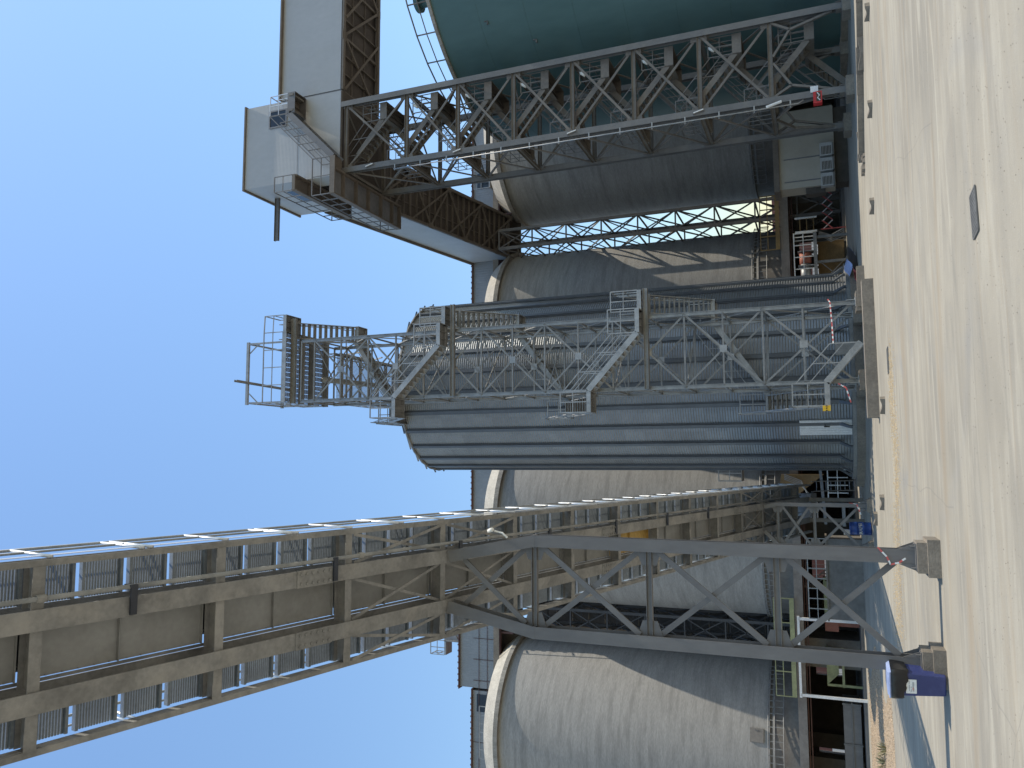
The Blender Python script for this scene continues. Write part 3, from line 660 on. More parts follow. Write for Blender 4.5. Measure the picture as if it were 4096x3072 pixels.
m = MB(); m.box(19.37, 20.43, HY0 - .06, HY0 - .03, 31.25, 31.33); m.box(19.37, 20.43, HY0 - .06, HY0 - .03, 30.07, 30.15); m.box(19.37, 19.45, HY0 - .06, HY0 - .03, 30.15, 31.25); m.box(20.35, 20.43, HY0 - .06, HY0 - .03, 30.15, 31.25); m.build('window_frame', 'plate_grey', w_)
m = MB()
for z0, z1 in ((26.6, 28.7), (28.95, 31.0)): m.box(HX0 - .012, HX0 + .015, 37.3, 39.2, z0, z1)
m.build('doorway', 'glass', hh)
# walkway round the corner
wk = MB(); wk.box(14.55, HX0 - .02, 34.95, 42.1, 26.2, 26.25); wk.build('walkway', 'plate_grey', hh)
m = MB()
for a_, b_ in (((14.5, 34.9), (14.5, 42.1)), ((HX0 - .05, 34.9), (HX0 - .05, 42.1)), ((14.5, 34.9), (16.6, 34.9)), ((14.5, 42.1), (16., 42.1))): m.bar((*a_, 26.12), (*b_, 26.12), .08, .32)
for y in (35.9, 37.2, 38.5, 39.9, 41.2): m.bar((14.5, y, 26.1), (15.95, y, 26.1), .1, .2)
m.box(HX0 - .02, 16.7, 34.95, 35.95, 26.2, 26.25)
m.build('walkway_frame', 'brown_beam', hh)
m = MB(); railing(m, [(16.6, 34.92, 26.25), (14.52, 34.92, 26.25), (14.52, 42.1, 26.25), (15.9, 42.1, 26.25)], 1.2, .025, True, .95)
m.build('walkway_rail', 'tower_rail', hh)
# upper balcony
m = MB(); m.box(15.05, HX0 - .02, 35.0, 40.6, 28.8, 28.86)
for y in (35., 36.4, 37.8, 39.2, 40.6): m.bar((15.05, y, 28.72), (15.95, y, 28.72), .08, .16)
m.bar((15.05, 35, 28.7), (15.05, 40.6, 28.7), .08, .3); m.bar((15.9, 35, 28.7), (15.9, 40.6, 28.7), .08, .3); m.build('balcony', 'brown_beam', hh)
m = MB(); railing(m, [(15.95, 35.02, 28.86), (15.07, 35.02, 28.86), (15.07, 40.6, 28.86), (15.9, 40.6, 28.86)], 1.2, .024, True, .95); m.build('balcony_rail', 'tower_rail', hh)
# front stair
f = flight(hh, (16.6, 34.95, 26.25), (19.55, 34.95, 29.25), (0, 1, 0), .9, 'trestle', 'trestle', 'tower_rail', .34, (0, 1), 15, 1.2, .022)
l = landing(hh, 19.55, 20.75, 34.95, 35.95, 29.25, 'trestle', 'brown_beam', .5)
m = MB(); railing(m, [(19.55, 34.97, 29.25), (20.72, 34.97, 29.25), (20.72, 35.9, 29.25)], 1.2, .022, True, .6); m.build('landing_rail', 'galv_bright', l)
m = MB(); m.bar((19.7, 35.9, 29.0), (19.7, 34.9, 29.0), .12, .3); m.bar((20.6, 35.9, 29.0), (20.6, 34.9, 29.0), .12, .3); m.build('bracket', 'tower', l)
P('hoist_beam', 'tower_leg', hh, 'ib', (16., 38.0, 32.2), (13.3, 38.0, 32.2), .16, .3, .02)

# gallery along the front (to the right)
def gallery(name_label, pts, W0, W1, hgt, along, cl, nbay, purl, base):
    t = thing('conveyor_gallery', base, name_label, 'gallery', 'covered conveyor galleries at the head house')
    p, q = V(pts[0]), V(pts[1]); u = (q - p); ln = u.length; u.normalize()
    w = V(W1) - V(W0); wn_ = w.normalized(); up = V((0, 0, 1))
    def pt(s, wv, z): return p + u * s + wn_ * wv + up * z
    wl = w.length
    for wv in (0, wl - .05):
        m = MB(); m.plate([pt(0, wv, .12), pt(ln, wv, .12), pt(ln, wv, hgt), pt(0, wv, hgt)], .05, wn_); m.build('wall', cl, t)
    m = MB(); m.plate([pt(0, -.2, hgt), pt(ln, -.2, hgt), pt(ln, wl + .2, hgt), pt(0, wl + .2, hgt)], .1, up); m.build('roof', 'brown_beam', t)
    m = MB(); m.plate([pt(0, .06, .3), pt(ln, .06, .3), pt(ln, wl - .06, .3), pt(0, wl - .06, .3)], .04, up); m.build('floor', 'brown', t)
    for wv in (.1, wl - .1): P('chord', 'brown_beam', t, 'bar', pt(0, wv, .08), pt(ln, wv, .08), .2, .16)
    n = purl
    for k in range(n + 1): P('purlin', 'brown_beam', t, 'bar', pt(ln * k / n, .1, .22), pt(ln * k / n, wl - .1, .22), .06 if k % 3 else .14, .14)
    m = MB()
    for fr in (.33, .66): m.bar(pt(0, wl * fr, .27), pt(ln, wl * fr, .27), .05, .06)
    m.build('stringer', 'brown_beam', t)
    for k in range(nbay):
        s0, s1 = ln * k / nbay, ln * (k + 1) / nbay
        a_, b_ = (.15, wl - .15) if k % 2 else (wl - .15, .15)
        P('wind_brace', 'brown_beam', t, 'bar', pt(s0, a_, .06), pt(s1, b_, .06), .13, .08)
        P('wind_brace', 'brown_beam', t, 'bar', pt(s0, (a_ + b_) / 2 + (0 if k % 2 else 0), .02), pt((s0 + s1) / 2, (a_ + b_) / 2, .02), .02, .02) if False else None
        m = MB(); c = pt(s1, b_, .04); m.obox(c, u * .25, wn_ * .2, up * .02); m.build('gusset', 'brown_beam', t)
    return t
g1 = gallery('wide light grey conveyor gallery running off to the right of the head house', [(20.95, 36.0, 26.3), (47, 36.0, 26.3)], (0, 36.0, 0), (0, 39.9, 0), 4.2, 'x', 'clad', 8, 24, (34, 38, 26.3))
g2 = gallery('ribbed grey conveyor gallery sloping down from the head house to the silo tops', [(16.1, 41.35, 27.7), (16.1, 57.3, 24.56)], (16.1, 0, 0), (19.6, 0, 0), 3.35, 'y', 'clad_y', 8, 24, (17.8, 49, 25))
for k in range(4):   # crossing braces of the second gallery's belly
    s0, s1 = k / 4, (k + 1) / 4
    a_ = V((16.25, 41.35 + 15.95 * s0, 27.7 - 3.14 * s0)); b_ = V((19.45, 41.35 + 15.95 * s1, 27.7 - 3.14 * s1))
    P('wind_brace', 'brown_beam', g2, 'bar', a_ - V((0, 0, .03)), b_ - V((0, 0, .03)), .12, .06)
for k in range(6):
    P('wind_brace', 'brown_beam', g1, 'bar', (21 + 4.3 * k, 36.2, 26.27), (21 + 4.3 * (k + 1), 39.7, 26.27), .12, .06)
# lattice posts under the gallery's far end
def lattice_post(label, x0, x1, y0, y1, z0, z1, n, mt='steel_dark', w=.2):
    t = thing('lattice_post', ((x0 + x1) / 2, (y0 + y1) / 2, z0), label, 'lattice post', 'lattice posts between the concrete silos')
    cs = [(x0, y0), (x1, y0), (x1, y1), (x0, y1)]
    for c in cs: P('leg', mt, t, 'bar', (*c, z0), (*c, z1), w, w)
    for i in range(n + 1):
        z = z0 + (z1 - z0) * i / n
        for j in range(4): P('strut', mt, t, 'bar', (*cs[j], z), (*cs[(j + 1) % 4], z), .1, .1)
    for i in range(n):
        za, zb_ = z0 + (z1 - z0) * i / n, z0 + (z1 - z0) * (i + 1) / n
        for j in range(4):
            p, q = cs[j], cs[(j + 1) % 4]
            P('brace', mt, t, 'bar', (*p, za), (*q, zb_), .09, .07); P('brace', mt, t, 'bar', (*q, za), (*p, zb_), .09, .07)
lattice_post('dark lattice post rising between the two right hand concrete silos', 16.1, 17.5, 54.2, 58.2, .2, 24.3, 9, 'tower')
lattice_post('black lattice post between the two left hand concrete silos', -12.9, -11.3, 58.5, 61.5, .2, 26, 9)

# ------------------------------------------------------------------ concrete silos
def ladder_ring(parent_label, cx, cy, r, zr, a0, a1):
    t = thing('cable_ladder', (cx, cy - r, zr[1]), parent_label, 'cable ladder', 'cable ladders round the concrete silos')
    n = 44
    for z in zr:
        P('rail', 'galv_dusty', t, 'tube', [(cx + r * math.cos(a0 + (a1 - a0) * k / n), cy + r * math.sin(a0 + (a1 - a0) * k / n), z) for k in range(n + 1)], .03, 6)
    L_ = r * (a1 - a0); q = int(L_ / .42)
    for k in range(q + 1):
        an = a0 + (a1 - a0) * k / q; x, y = cx + (r - .02) * math.cos(an), cy + (r - .02) * math.sin(an)
        P('rung', 'galv_dusty', t, 'bar', (x, y, zr[0]), (x, y, zr[1]), .05, .03, up=(math.cos(an), math.sin(an), 0))
    pass
def concrete_silo(cx, label, lab1, lab2):
    cy, r = 60.0, 6.15
    t = thing('concrete_silo', (cx, cy, 0), label, 'silo', 'row of concrete silos')
    m = MB(); m.lathe((cx, cy, 0), [(r, 5.75), (r, 24.5)], 128); m.build('shell', 'concrete', t, True)
    m = MB(); m.lathe((cx, cy, 0), [(r - .06, 5.75), (r, 5.75)], 128); m.lathe((cx, cy, 0), [(r - .12, 3.9), (r - .12, 5.78)], 128); m.build('lower_wall', 'hall', t, True)
    m = MB(); m.lathe((cx, cy, 0), [(r - .05, 24.3), (r + .3, 24.3), (r + .3, 24.62)], 128); m.build('rim_edge', 'rim_edge', t)
    m = MB(); m.lathe((cx, cy, 0), [(r + .3, 24.62), (r - .45, 25.65), (0.05, 26.0)], 128); m.build('roof', 'rim', t)
    ladder_ring(lab1, cx, cy, r + .22, (5.85, 5.52), R(200), R(340)); ladder_ring(lab2, cx, cy, r + .3, (5.45, 4.9), R(200), R(340))
concrete_silo(25.9, 'concrete silo at the right, partly hidden by the green silo', 'upper cable ladder round the right hand concrete silo behind the support tower', 'lower cable ladder round the right hand concrete silo behind the support tower')
concrete_silo(10.6, 'concrete silo between the sloping gallery and the metal silo', 'upper cable ladder round the concrete silo right of the metal silo', 'lower cable ladder round the concrete silo right of the metal silo')
concrete_silo(-4.7, 'concrete silo behind the inclined conveyor, left of the metal silo', 'upper cable ladder round the concrete silo behind the conveyor', 'lower cable ladder round the concrete silo behind the conveyor')
concrete_silo(-20.0, 'concrete silo at the far left with a wide sunlit face', 'upper cable ladder round the far left concrete silo', 'lower cable ladder round the far left concrete silo')
# hatch on the left silo
an = math.atan2(-7.0, 3.0); d = V((math.cos(an), math.sin(an), 0)); tt = V((-d.y, d.x, 0)); c = V((-20.0, 60, 0)) + d * 6.2
ht = thing('wall_hatch', (c.x, c.y, 6.1), 'square grey hatch low on the far left concrete silo', 'hatch')
m = MB(); m.obox(c + V((0, 0, 6.55)), d * .05, tt * .42, (0, 0, .42)); m.build('cover', 'hall', ht)
m = MB(); m.obox(c + d * .06 + V((0, 0, 6.55)) + tt * .3, d * .02, tt * .03, (0, 0, .1)); m.build('handle', 'iron', ht)
# work platform on the silo behind the conveyor
wp = thing('wall_platform', (-.9, 52.6, 6.6), 'small galvanised bracket platform on the concrete silo beside the metal silo', 'platform')
m = MB(); m.box(-1.35, -.35, 52.2, 53.6, 6.75, 6.8); m.build('floor', 'galv_dusty', wp)
m = MB(); railing(m, [(-1.35, 53.4, 6.8), (-1.35, 52.2, 6.8), (-.35, 52.2, 6.8)], 1.4, .03, True, .5); m.build('rail', 'galv', wp)

# gallery on top of the silo row
rg = thing('rooftop_gallery', (-5, 59.5, 25), 'long pale corrugated conveyor gallery running over the concrete silo tops', 'gallery')
def gal_piece(x0, x1, z1, z0=26.1):
    m = MB(); m.box(x0, x1, 57.5, 57.58, z0, z1); m.box(x0, x1, 61.4, 61.48, z0, z1); m.box(x0, x0 + .08, 57.58, 61.4, z0, z1); m.box(x1 - .08, x1, 57.58, 61.4, z0, z1)
    m.build('siding', 'clad_x', rg)
    m = MB(); m.box(x0 - .15, x1 + .15, 57.3, 61.7, z1, z1 + .08)
    for k in range(int((x1 - x0) / .45)): m.box(x0 + .45 * k, x0 + .45 * k + .12, 57.22, 57.3, z1 - .02, z1 + .1)
    m.build('roof', 'rust', rg)
gal_piece(-17.55, -9.2, 29.05); gal_piece(-62, -17.75, 27.95); gal_piece(-9.0, 32, 27.95)
m = MB(); m.box(-62, 32, 57.55, 61.3, 25.95, 26.08); m.build('floor', 'halldark', rg)
m = MB(); m.bar((-62, 57.62, 25.8), (32, 57.62, 25.8), .25, .35); m.bar((-62, 61.3, 25.8), (32, 61.3, 25.8), .25, .35); m.build('edge_beam', 'rust', rg)
m = MB()
for k in range(48):
    x = -60 + 1.95 * k; P('bracket', 'rust', rg, 'bar', (x, 57.4, 25.75), (x + .12, 57.1, 26.05), .05, .08); P('stub_post', 'rust', rg, 'bar', (x, 57.6, 24.6), (x, 57.6, 25.62), .14, .14)
m = MB(); m.box(-62, 32, 57.0, 57.06, 25.55, 26.0); m.build('eaves_board', 'block', rg)
m = MB(); m.box(-62, 32, 59, 59.2, 24.4, 25.95); m.build('inner_wall', 'halldark', rg)
for x0 in (-19.3, 22.3): 
    m = MB(); m.box(x0, x0 + 1.3, 57.46, 57.5, 26.4, 27.6); m.build('window', 'glass', rg)
m = MB()
for x in [-17 + 1.6 * k for k in range(5)] + [-60 + 3.2 * k for k in range(13)]: m.box(x, x + .03, 57.44, 57.47, 26.2, 27.9)
for z in (26.7, 27.4): m.box(-60, -9.3, 57.42, 57.45, z, z + .03)
m.build('cable_line', 'rust', rg)
m = MB(); railing(m, [(-22.4, 56.6, 25.7), (-18.6, 56.6, 25.7)], 1.3, .03, True, .6); m.build('balcony_rail', 'galv', rg)
m = MB(); railing(m, [(22.0, 56.6, 26.2), (25.0, 56.6, 26.2)], 1.3, .03, True, .5); m.box(22, 25, 56.6, 57.4, 26.1, 26.2); m.build('balcony_rail', 'galv', rg)
rp = thing('roof_cabin', (-13.9, 58.5, 29.1), 'small steel framed cabin with a railed platform on the rooftop gallery', 'cabin')
m = MB(); m.box(-14.2, -12.3, 57.6, 60, 29.15, 30.5); m.build('wall', 'plate_grey', rp)
m = MB()
for x in (-14.2, -12.3): m.bar((x, 57.55, 29.15), (x, 57.55, 30.5), .1, .1)
m.bar((-14.2, 57.55, 29.2), (-12.3, 57.55, 30.45), .07, .07); m.build('frame', 'dusty_beam', rp)
m = MB(); m.box(-15.3, -14.2, 57.5, 58.6, 30.3, 30.45); railing(m, [(-14.2, 57.5, 30.45), (-15.3, 57.5, 30.45), (-15.3, 58.6, 30.45)], 1.2, .03, True, .5); m.build('platform', 'galv', rp)

# ------------------------------------------------------------------ teal green silo at the right
GC = (30.5, 42.7); GR = 10.35; GZ = 20.1
gs = thing('green_silo', (GC[0], GC[1], 0), 'huge smooth teal green steel silo at the right edge behind the support tower', 'silo')
m = MB(); m.lathe((*GC, 0), [(GR, .3), (GR, GZ)], 160); m.build('shell', 'green', gs, True)
m = MB()
for z in (2.7, 5.2, 7.7, 10.2, 12.7, 15.2, 17.7): m.lathe((*GC, 0), [(GR + .001, z - .012), (GR + .010, z), (GR + .001, z + .012)], 160)
m.build('seam', 'green', gs)
m = MB(); m.lathe((*GC, 0), [(GR - .02, GZ), (GR + .12, GZ), (GR + .12, GZ + .18), (GR - .05, GZ + .18), (.05, GZ + 1.5)], 160); m.build('roof', 'rim_edge', gs)
m = MB(); m.lathe((*GC, 0), [(GR + .5, 0), (GR + .5, .3), (GR - .3, .3)], 96); m.build('plinth', 'block', gs)
m = MB()
for (a_, z) in ((222, 17.3), (214, 15.0), (205, 18.6), (228, 12.2), (200, 16.1)):
    c = V((GC[0] + (GR + .03) * math.cos(R(a_)), GC[1] + (GR + .03) * math.sin(R(a_)), z)); m = MB(); m.obox(c, (.12, 0, 0), (0, .05, 0), (0, 0, .03)); m.obox(c + V((.05, 0, .08)), (.02, 0, 0), (0, .05, 0), (0, 0, .1)); m.build('lifting_lug', 'iron', gs)
m = MB(); rr = GR - .35
pts = [(GC[0] + rr * math.cos(R(a_)), GC[1] + rr * math.sin(R(a_)), GZ + .25) for a_ in range(195, 285, 9)]
railing(m, pts, 1.25, .03, True, 1.7); m.build('roof_rail', 'tower', gs)
vt = thing('roof_vent', (24.9, 35.4, GZ + .2), 'flanged teal vent stub on the rim of the green silo', 'vent')
P('neck', 'green', vt, 'tube', [(24.6, 35.5, GZ + .1), (24.6, 35.5, GZ + 1.0)], .32, 24, smooth=True)
P('flange', 'green', vt, 'tube', [(24.6, 35.5, GZ + 1.0), (24.6, 35.5, GZ + 1.22)], .52, 24)
rb = thing('roof_box', (26.3, 34.6, GZ + .2), 'brown steel box with cable loop on the rim of the green silo', 'box')
m = MB(); m.box(25.5, 27.2, 34.3, 35.3, GZ + .3, GZ + 1.75); m.build('case', 'rust', rb)
m = MB(); m.box(25.4, 27.3, 34.2, 35.4, GZ + .3, GZ + .42); m.box(25.4, 27.3, 34.2, 35.4, GZ + 1.7, GZ + 1.8); m.build('frame', 'tower', rb)

# ------------------------------------------------------------------ open hall under the silos
m = MB(); m.box(-70, 45, 53.3, 74, 0, .18); tag(m.build('hall_floor', 'hall', base=(0, 60, 0)), kind='structure')
hl = thing('silo_base_hall', (0, 60, 0), 'dark open hall of concrete walls and beams under the silo row', 'hall')
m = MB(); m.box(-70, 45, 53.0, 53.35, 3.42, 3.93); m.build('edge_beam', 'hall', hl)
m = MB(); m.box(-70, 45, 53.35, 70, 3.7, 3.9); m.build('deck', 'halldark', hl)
for x in (-27.6, -12.35, 2.95, 18.25, 33.6):
    P('cross_wall', 'hall', hl, 'box', x - .9, x + .9, 55.5, 66, .18, 3.7)
for x in (-35.3, -20, -4.7, 10.6, 25.9):
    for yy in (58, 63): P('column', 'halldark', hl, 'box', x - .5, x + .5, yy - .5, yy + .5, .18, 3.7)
bw = MB()
opens = []
x = -70
for (a_, b_) in ((-25.5, -24.2), (-23.2, -21.4), (-17.2, -16.2), (-9.6, -6.9), (-6.0, -4.9), (2.2, 4.2), (13.4, 16.4), (17.2, 20.4)):
    bw.box(x, a_, 69.6, 70, .18, 3.7); bw.box(a_, b_, 69.6, 70, 3.1, 3.7); bw.box(a_, b_, 69.6, 70, .18, 1.1); x = b_
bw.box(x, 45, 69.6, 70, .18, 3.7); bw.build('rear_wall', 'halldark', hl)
m = MB()
for z in (3.35, 3.2): m.bar((-70, 53.6, z), (45, 53.6, z), .06, .06)
m.build('pipe_run', 'rust', hl)
# panelled building seen through the hall
bb = thing('panel_building', (0, 90, 0), 'low red and white panelled building seen through the hall', 'building')
m = MB(); m.box(-60, 60, 86, 92, 2.2, 6); m.build('upper_wall', 'brick', bb); m = MB(); m.box(-60, 60, 86, 92, 0, 2.2); m.build('lower_wall', 'white', bb)
m = MB()
for k in range(240): m.box(-60 + .5 * k, -60 + .5 * k + .03, 85.97, 86, 0, 6)
m.build('panel_joint', 'iron', bb)

sh = thing('lift_shaft', (-12, 65, 0), 'dark sheeted shaft standing in the gap between the two left hand concrete silos', 'shaft')
m = MB(); m.box(-13.9, -9.6, 64.5, 66.5, .2, 26); m.build('sheeting', 'steel_dark', sh)
m = MB()
for k in range(17): m.box(-13.95, -9.55, 64.44, 64.5, 1.4 * k + .9, 1.4 * k + 1.0)
for x in (-13.9, -12.4, -10.9): m.box(x, x + .12, 64.40, 64.44, .2, 26)
m.build('girt', 'tower', sh)
# railed service walkways in the gaps
def service_walk(x0, x1, mt, label, y=52.9):
    t = thing('service_walkway', ((x0 + x1) / 2, y, 3.95), label, 'walkway', 'railed walkways on the silo deck')
    m = MB(); m.box(x0, x1, y - .25, y - .22, 3.95, 4.22); m.build('toe_board', mt, t)
    for x in [x0 + (x1 - x0) * k / 4 for k in range(5)]: P('post', mt, t, 'bar', (x, y - .2, 3.95), (x, y - .2, 5.15), .06, .06)
    for z in (4.7, 5.15): P('rail', mt, t, 'bar', (x0, y - .2, z), (x1, y - .2, z), .05, .05)
service_walk(-14.5, -8.6, 'green_rail', 'pale green railed walkway between the two left hand concrete silos')
service_walk(13.6, 17.2, 'orange_rail', 'ochre railed walkway between the sloping gallery silos beside the cabin')
# white portal frame at the hall mouth
pf = thing('portal_frame', (-12.1, 52.6, 0), 'white steel portal frame standing at the mouth of the hall', 'frame')
for x in (-14.3, -9.75): P('post', 'white', pf, 'bar', (x, 52.6, .0), (x, 52.6, 3.68), .16, .16)
P('lintel', 'white', pf, 'bar', (-14.45, 52.6, 3.72), (-9.6, 52.6, 3.72), .16, .14)
# pale green hopper stands
for i, x in enumerate((-12.9, -8.6)):
    t = thing('hopper_stand', (x, 56, 0), ['pale green hopper stand left of the white portal post', 'pale green hopper stand right of the brown control box'][i], 'hopper', 'hopper stands in the hall')
    for sx in (-1.1, 1.1): P('leg', 'green_rail', t, 'bar', (x + sx, 54.4, .18), (x + sx, 54.4, 2.2), .14, .14)
    P('beam', 'green_rail', t, 'bar', (x - 1.2, 54.4, 1.25), (x + 1.2, 54.4, 1.25), .16, .14)
    m = MB(); m.plate([(x - 1.1, 54.35, 2.2), (x + 1.1, 54.35, 2.2), (x + 1.1, 54.35, 2.75), (x + .35, 54.35, 2.75 - 1.4), (x - .35, 54.35, 2.75 - 1.4)][:2] + [(x + .4, 54.35, 1.5), (x - .4, 54.35, 1.5)], 1.6, (0, 1, 0)); m.build('hopper', 'green_rail', t)
m = MB(); m.box(-10.9, -10.0, 55.2, 55.8, 1.4, 2.2); m.box(-10.6, -10.3, 55.4, 55.6, .18, 1.4); tag(m.build('control_box', 'motor'), 'brown control box on a post between the green hopper stands', 'control box')
hs = thing('hall_stair', (-7.6, 55.5, .18), 'light steel stair with a bent handrail inside the hall', 'stair')
flight(hs, (-6.4, 55.2, .2), (-8.2, 55.2, 2.4), (0, 1, 0), .8, 'hall', 'hall', 'tower', .25, (0,), 9, 1., .03)
tr = thing('skip_container', (-17.4, 54.8, .18), 'long blue grey skip container parked in the dark hall at the left', 'container')
m = MB(); m.box(-19.9, -15.0, 54.3, 56.3, .35, 1.35); m.build('body', 'trestle', tr)
m = MB()
for k in range(3): m.box(-19.9 + 2.4 * k, -19.8 + 2.4 * k, 54.24, 54.3, .3, 1.4)
m.box(-20, -14.9, 54.22, 54.3, .82, .88); m.build('rib', 'iron', tr)
# machine between the silos on the right
mc = thing('drive_stand', (12.6, 53.2, 0), 'railed steel stand with a brown electric motor beside the metal silo', 'machine')
for x in (10.9, 12.3, 13.9):
    for y in (51.8, 53.2): P('leg', 'dusty_beam', mc, 'bar', (x, y, 0), (x, y, 1.75), .16, .16)
m = MB(); m.box(10.4, 14.2, 51.6, 53.5, 1.75, 1.95); m.build('deck', 'dusty_beam', mc)
for (xa, xb) in ((10.9, 12.3), (12.3, 10.9)): P('brace', 'dusty_beam', mc, 'bar', (xa, 51.72, .2), (xb, 51.72, 1.6), .07, .04)
m = MB(); railing(m, [(10.4, 51.65, 1.95), (14.2, 51.65, 1.95), (14.2, 53.4, 1.95)], 1.15, .03, True, .7); m.build('rail', 'label_white', mc)
P('motor', 'motor', mc, 'tube', [(12.4, 52.4, 2.45), (13.1, 52.4, 2.45)], .36, 16, smooth=True)
P('gearbox', 'galv', mc, 'tube', [(11.2, 52.4, 2.45), (12.38, 52.4, 2.45)], .3, 12, smooth=True)
m = MB(); m.box(12.2, 12.24, 52., 52.8, 1.95, 2.9); m.box(13.12, 13.16, 52., 52.8, 1.95, 2.9); m.build('bracket', 'galv', mc)
m = MB(); m.box(10.7, 13.9, 53.0, 53.1, .15, 1.7); m.build('guard_sheet', 'ochre_sheet', mc)
m = MB()
for k in range(5): m.tube([(14.0 + .12 * k, 52.4, .1), (13.7 + .1 * k, 52.4, .9), (14.2 + .05 * k, 52.4, 1.6)], .04, 6)
m.build('hose', 'dusty_beam', mc)
ob = thing('ladder_frame', (14.6, 52.0, 1.6), 'white and ochre ladder frame leaning by the drive stand', 'frame')
for x in (14.35, 15.25): P('side', 'label_white', ob, 'bar', (x, 51.9, 1.7), (x, 51.9, 3.0), .1, .08)
for z in (1.9, 2.3, 2.7): P('rung', 'orange_rail', ob, 'bar', (14.35, 51.9, z), (15.25, 51.9, z), .06, .05)
sb = thing('folding_barrier', (15.8, 53, 0), 'red and white scissor folding barrier across the hall mouth', 'barrier')
for k in range(5):
    x = 14.6 + .55 * k
    P('slat', 'red_thin', sb, 'bar', (x, 52.6, .75), (x + .55, 52.6, 1.35), .05, .03, up=(0, 1, 0)); P('slat', 'white', sb, 'bar', (x, 52.65, 1.35), (x + .55, 52.65, .75), .05, .03, up=(0, 1, 0))
for x in (14.6, 17.35): P('post', 'red_thin', sb, 'bar', (x, 52.62, .0), (x, 52.62, 1.45), .06, .06)

# ochre duct, beams and clutter between the metal silo and conveyor
dk = thing('service_duct', (-1.5, 52.5, 0), 'tan sheet duct with bent pipes beside the metal silo', 'duct')
m = MB(); m.plate([(-.9, 52.3, 1.9), (-.9, 52.3, 4.4), (-2.3, 52.3, 4.6), (-2.3, 52.3, 3.6)], .5, (0, 1, 0)); m.build('casing', 'ochre_sheet', dk)
for k in range(4): P('pipe', 'dusty_beam', dk, 'tube', [(-.9 - .1 * k, 52.0, 4.2), (-1.3 - .1 * k, 52., 3.2), (-2.6, 52., 2.7 - .12 * k), (-3.6, 52., 2.7 - .12 * k)], .035, 6)
fs_ = thing('steel_stand', (-1.5, 50, 0), 'pale steel frame stand beside the low end of the conveyor', 'frame')
for x in (-.5, -2.6): P('post', 'dusty_beam', fs_, 'bar', (x, 50.5, .0), (x, 50.5, 2.2), .14, .14)
P('beam', 'dusty_beam', fs_, 'bar', (-.5, 50.5, 2.1), (-3.8, 50.5, 1.9), .2, .16); P('beam', 'dusty_beam', fs_, 'bar', (-2.6, 50.5, .9), (-3.9, 50.5, .9), .2, .18)
m = MB(); railing(m, [(-.6, 50.2, .6), (-2.4, 50.2, .6)], 1.1, .03, True, .5); m.build('rail', 'label_white', fs_)
sl = thing('storage_shed', (-6.2, 51, 0), 'low grey concrete shed with a white edged roof behind the blue drum', 'shed')
m = MB(); m.box(-9.2, -4.6, 50, 52.5, 0, 1.9); m.build('wall', 'hall', sl)
m = MB(); m.box(-9.3, -4.5, 49.9, 52.5, 1.9, 2.0); m.build('roof', 'block', sl)
m = MB(); railing(m, [(-9.2, 49.95, 2.0), (-4.6, 49.95, 2.0)], 1., .03, True, .55); m.build('rail', 'galv', sl)

# cream cabin with air conditioners
cb = thing('control_cabin', (16.9, 46, 0), 'cream panelled control cabin raised on a dark base behind the support tower', 'cabin')
m = MB(); m.box(14.95, 19.4, 45., 46.3, .68, 3.55); m.build('wall', 'cream', cb)
m = MB(); m.box(14.8, 19.6, 44.75, 46.4, 3.55, 3.85); m.build('roof', 'brown_beam', cb)
m = MB(); m.box(15.05, 19.3, 45.15, 46.2, 0, .68); m.build('base', 'halldark', cb)
m = MB()
for x in (15.3, 16.6, 17.9): m.box(x, x + .05, 44.955, 44.999, .95, 3.3)
m.build('cable_trunking', 'plate_grey', cb)
m = MB(); m.box(14.6, 14.95, 45.2, 45.9, 1.2, 2.2); m.build('side_window', 'halldark', cb)
for i, x in enumerate((15.1, 15.95, 16.8)):
    a_ = thing('air_conditioner', (x, 44.6, .75), ['left hand white air conditioner on the cream cabin wall', 'middle white air conditioner on the cream cabin wall', 'right hand white air conditioner on the cream cabin wall'][i], 'air conditioner', 'air conditioners on the cream cabin')
    m = MB(); m.box(x - .36, x + .36, 44.55, 44.93, .8, 1.42); m.build('casing', 'ac', a_)
    m = MB()
    for q in range(7): m.box(x - .3, x + .16, 44.535, 44.55, .86 + q * .072, .90 + q * .072)
    m.build('grille', 'halldark', a_)
    m = MB(); m.box(x - .32, x + .32, 44.6, 44.98, .72, .8); m.build('bracket', 'plate_grey', a_)

# ------------------------------------------------------------------ small things in the yard
# kerb of the tower apron, broken at its left end
kb = MB(); A_, B_ = V((11.4, 31.3, 0)), V((27, 21.2, 0)); u = (B_ - A_).normalized(); n_ = V((-u.y, u.x, 0)); L_ = (B_ - A_).length
k = 0.; random.seed(3)
while k < L_:
    w_ = random.uniform(.7, 1.6); hgt = .2 + random.uniform(-.02, .03); c = A_ + u * (k + w_ / 2)
    kb.obox(c + V((0, 0, hgt / 2)) + n_ * random.uniform(-.015, .015), u * (w_ / 2 - .004), n_ * .11, (0, 0, hgt / 2)); k += w_
for q in range(14):
    c = A_ - u * random.uniform(0, .7) + n_ * random.uniform(-.3, .3); s = random.uniform(.03, .11)
    kb.obox(c + V((0, 0, s * .5)), (s, .02, 0), (-.02, s * .8, 0), (0, .01, s * .6))
tag(kb.build('kerb', 'block'), 'broken grey concrete kerb edging the support tower apron', 'kerb')
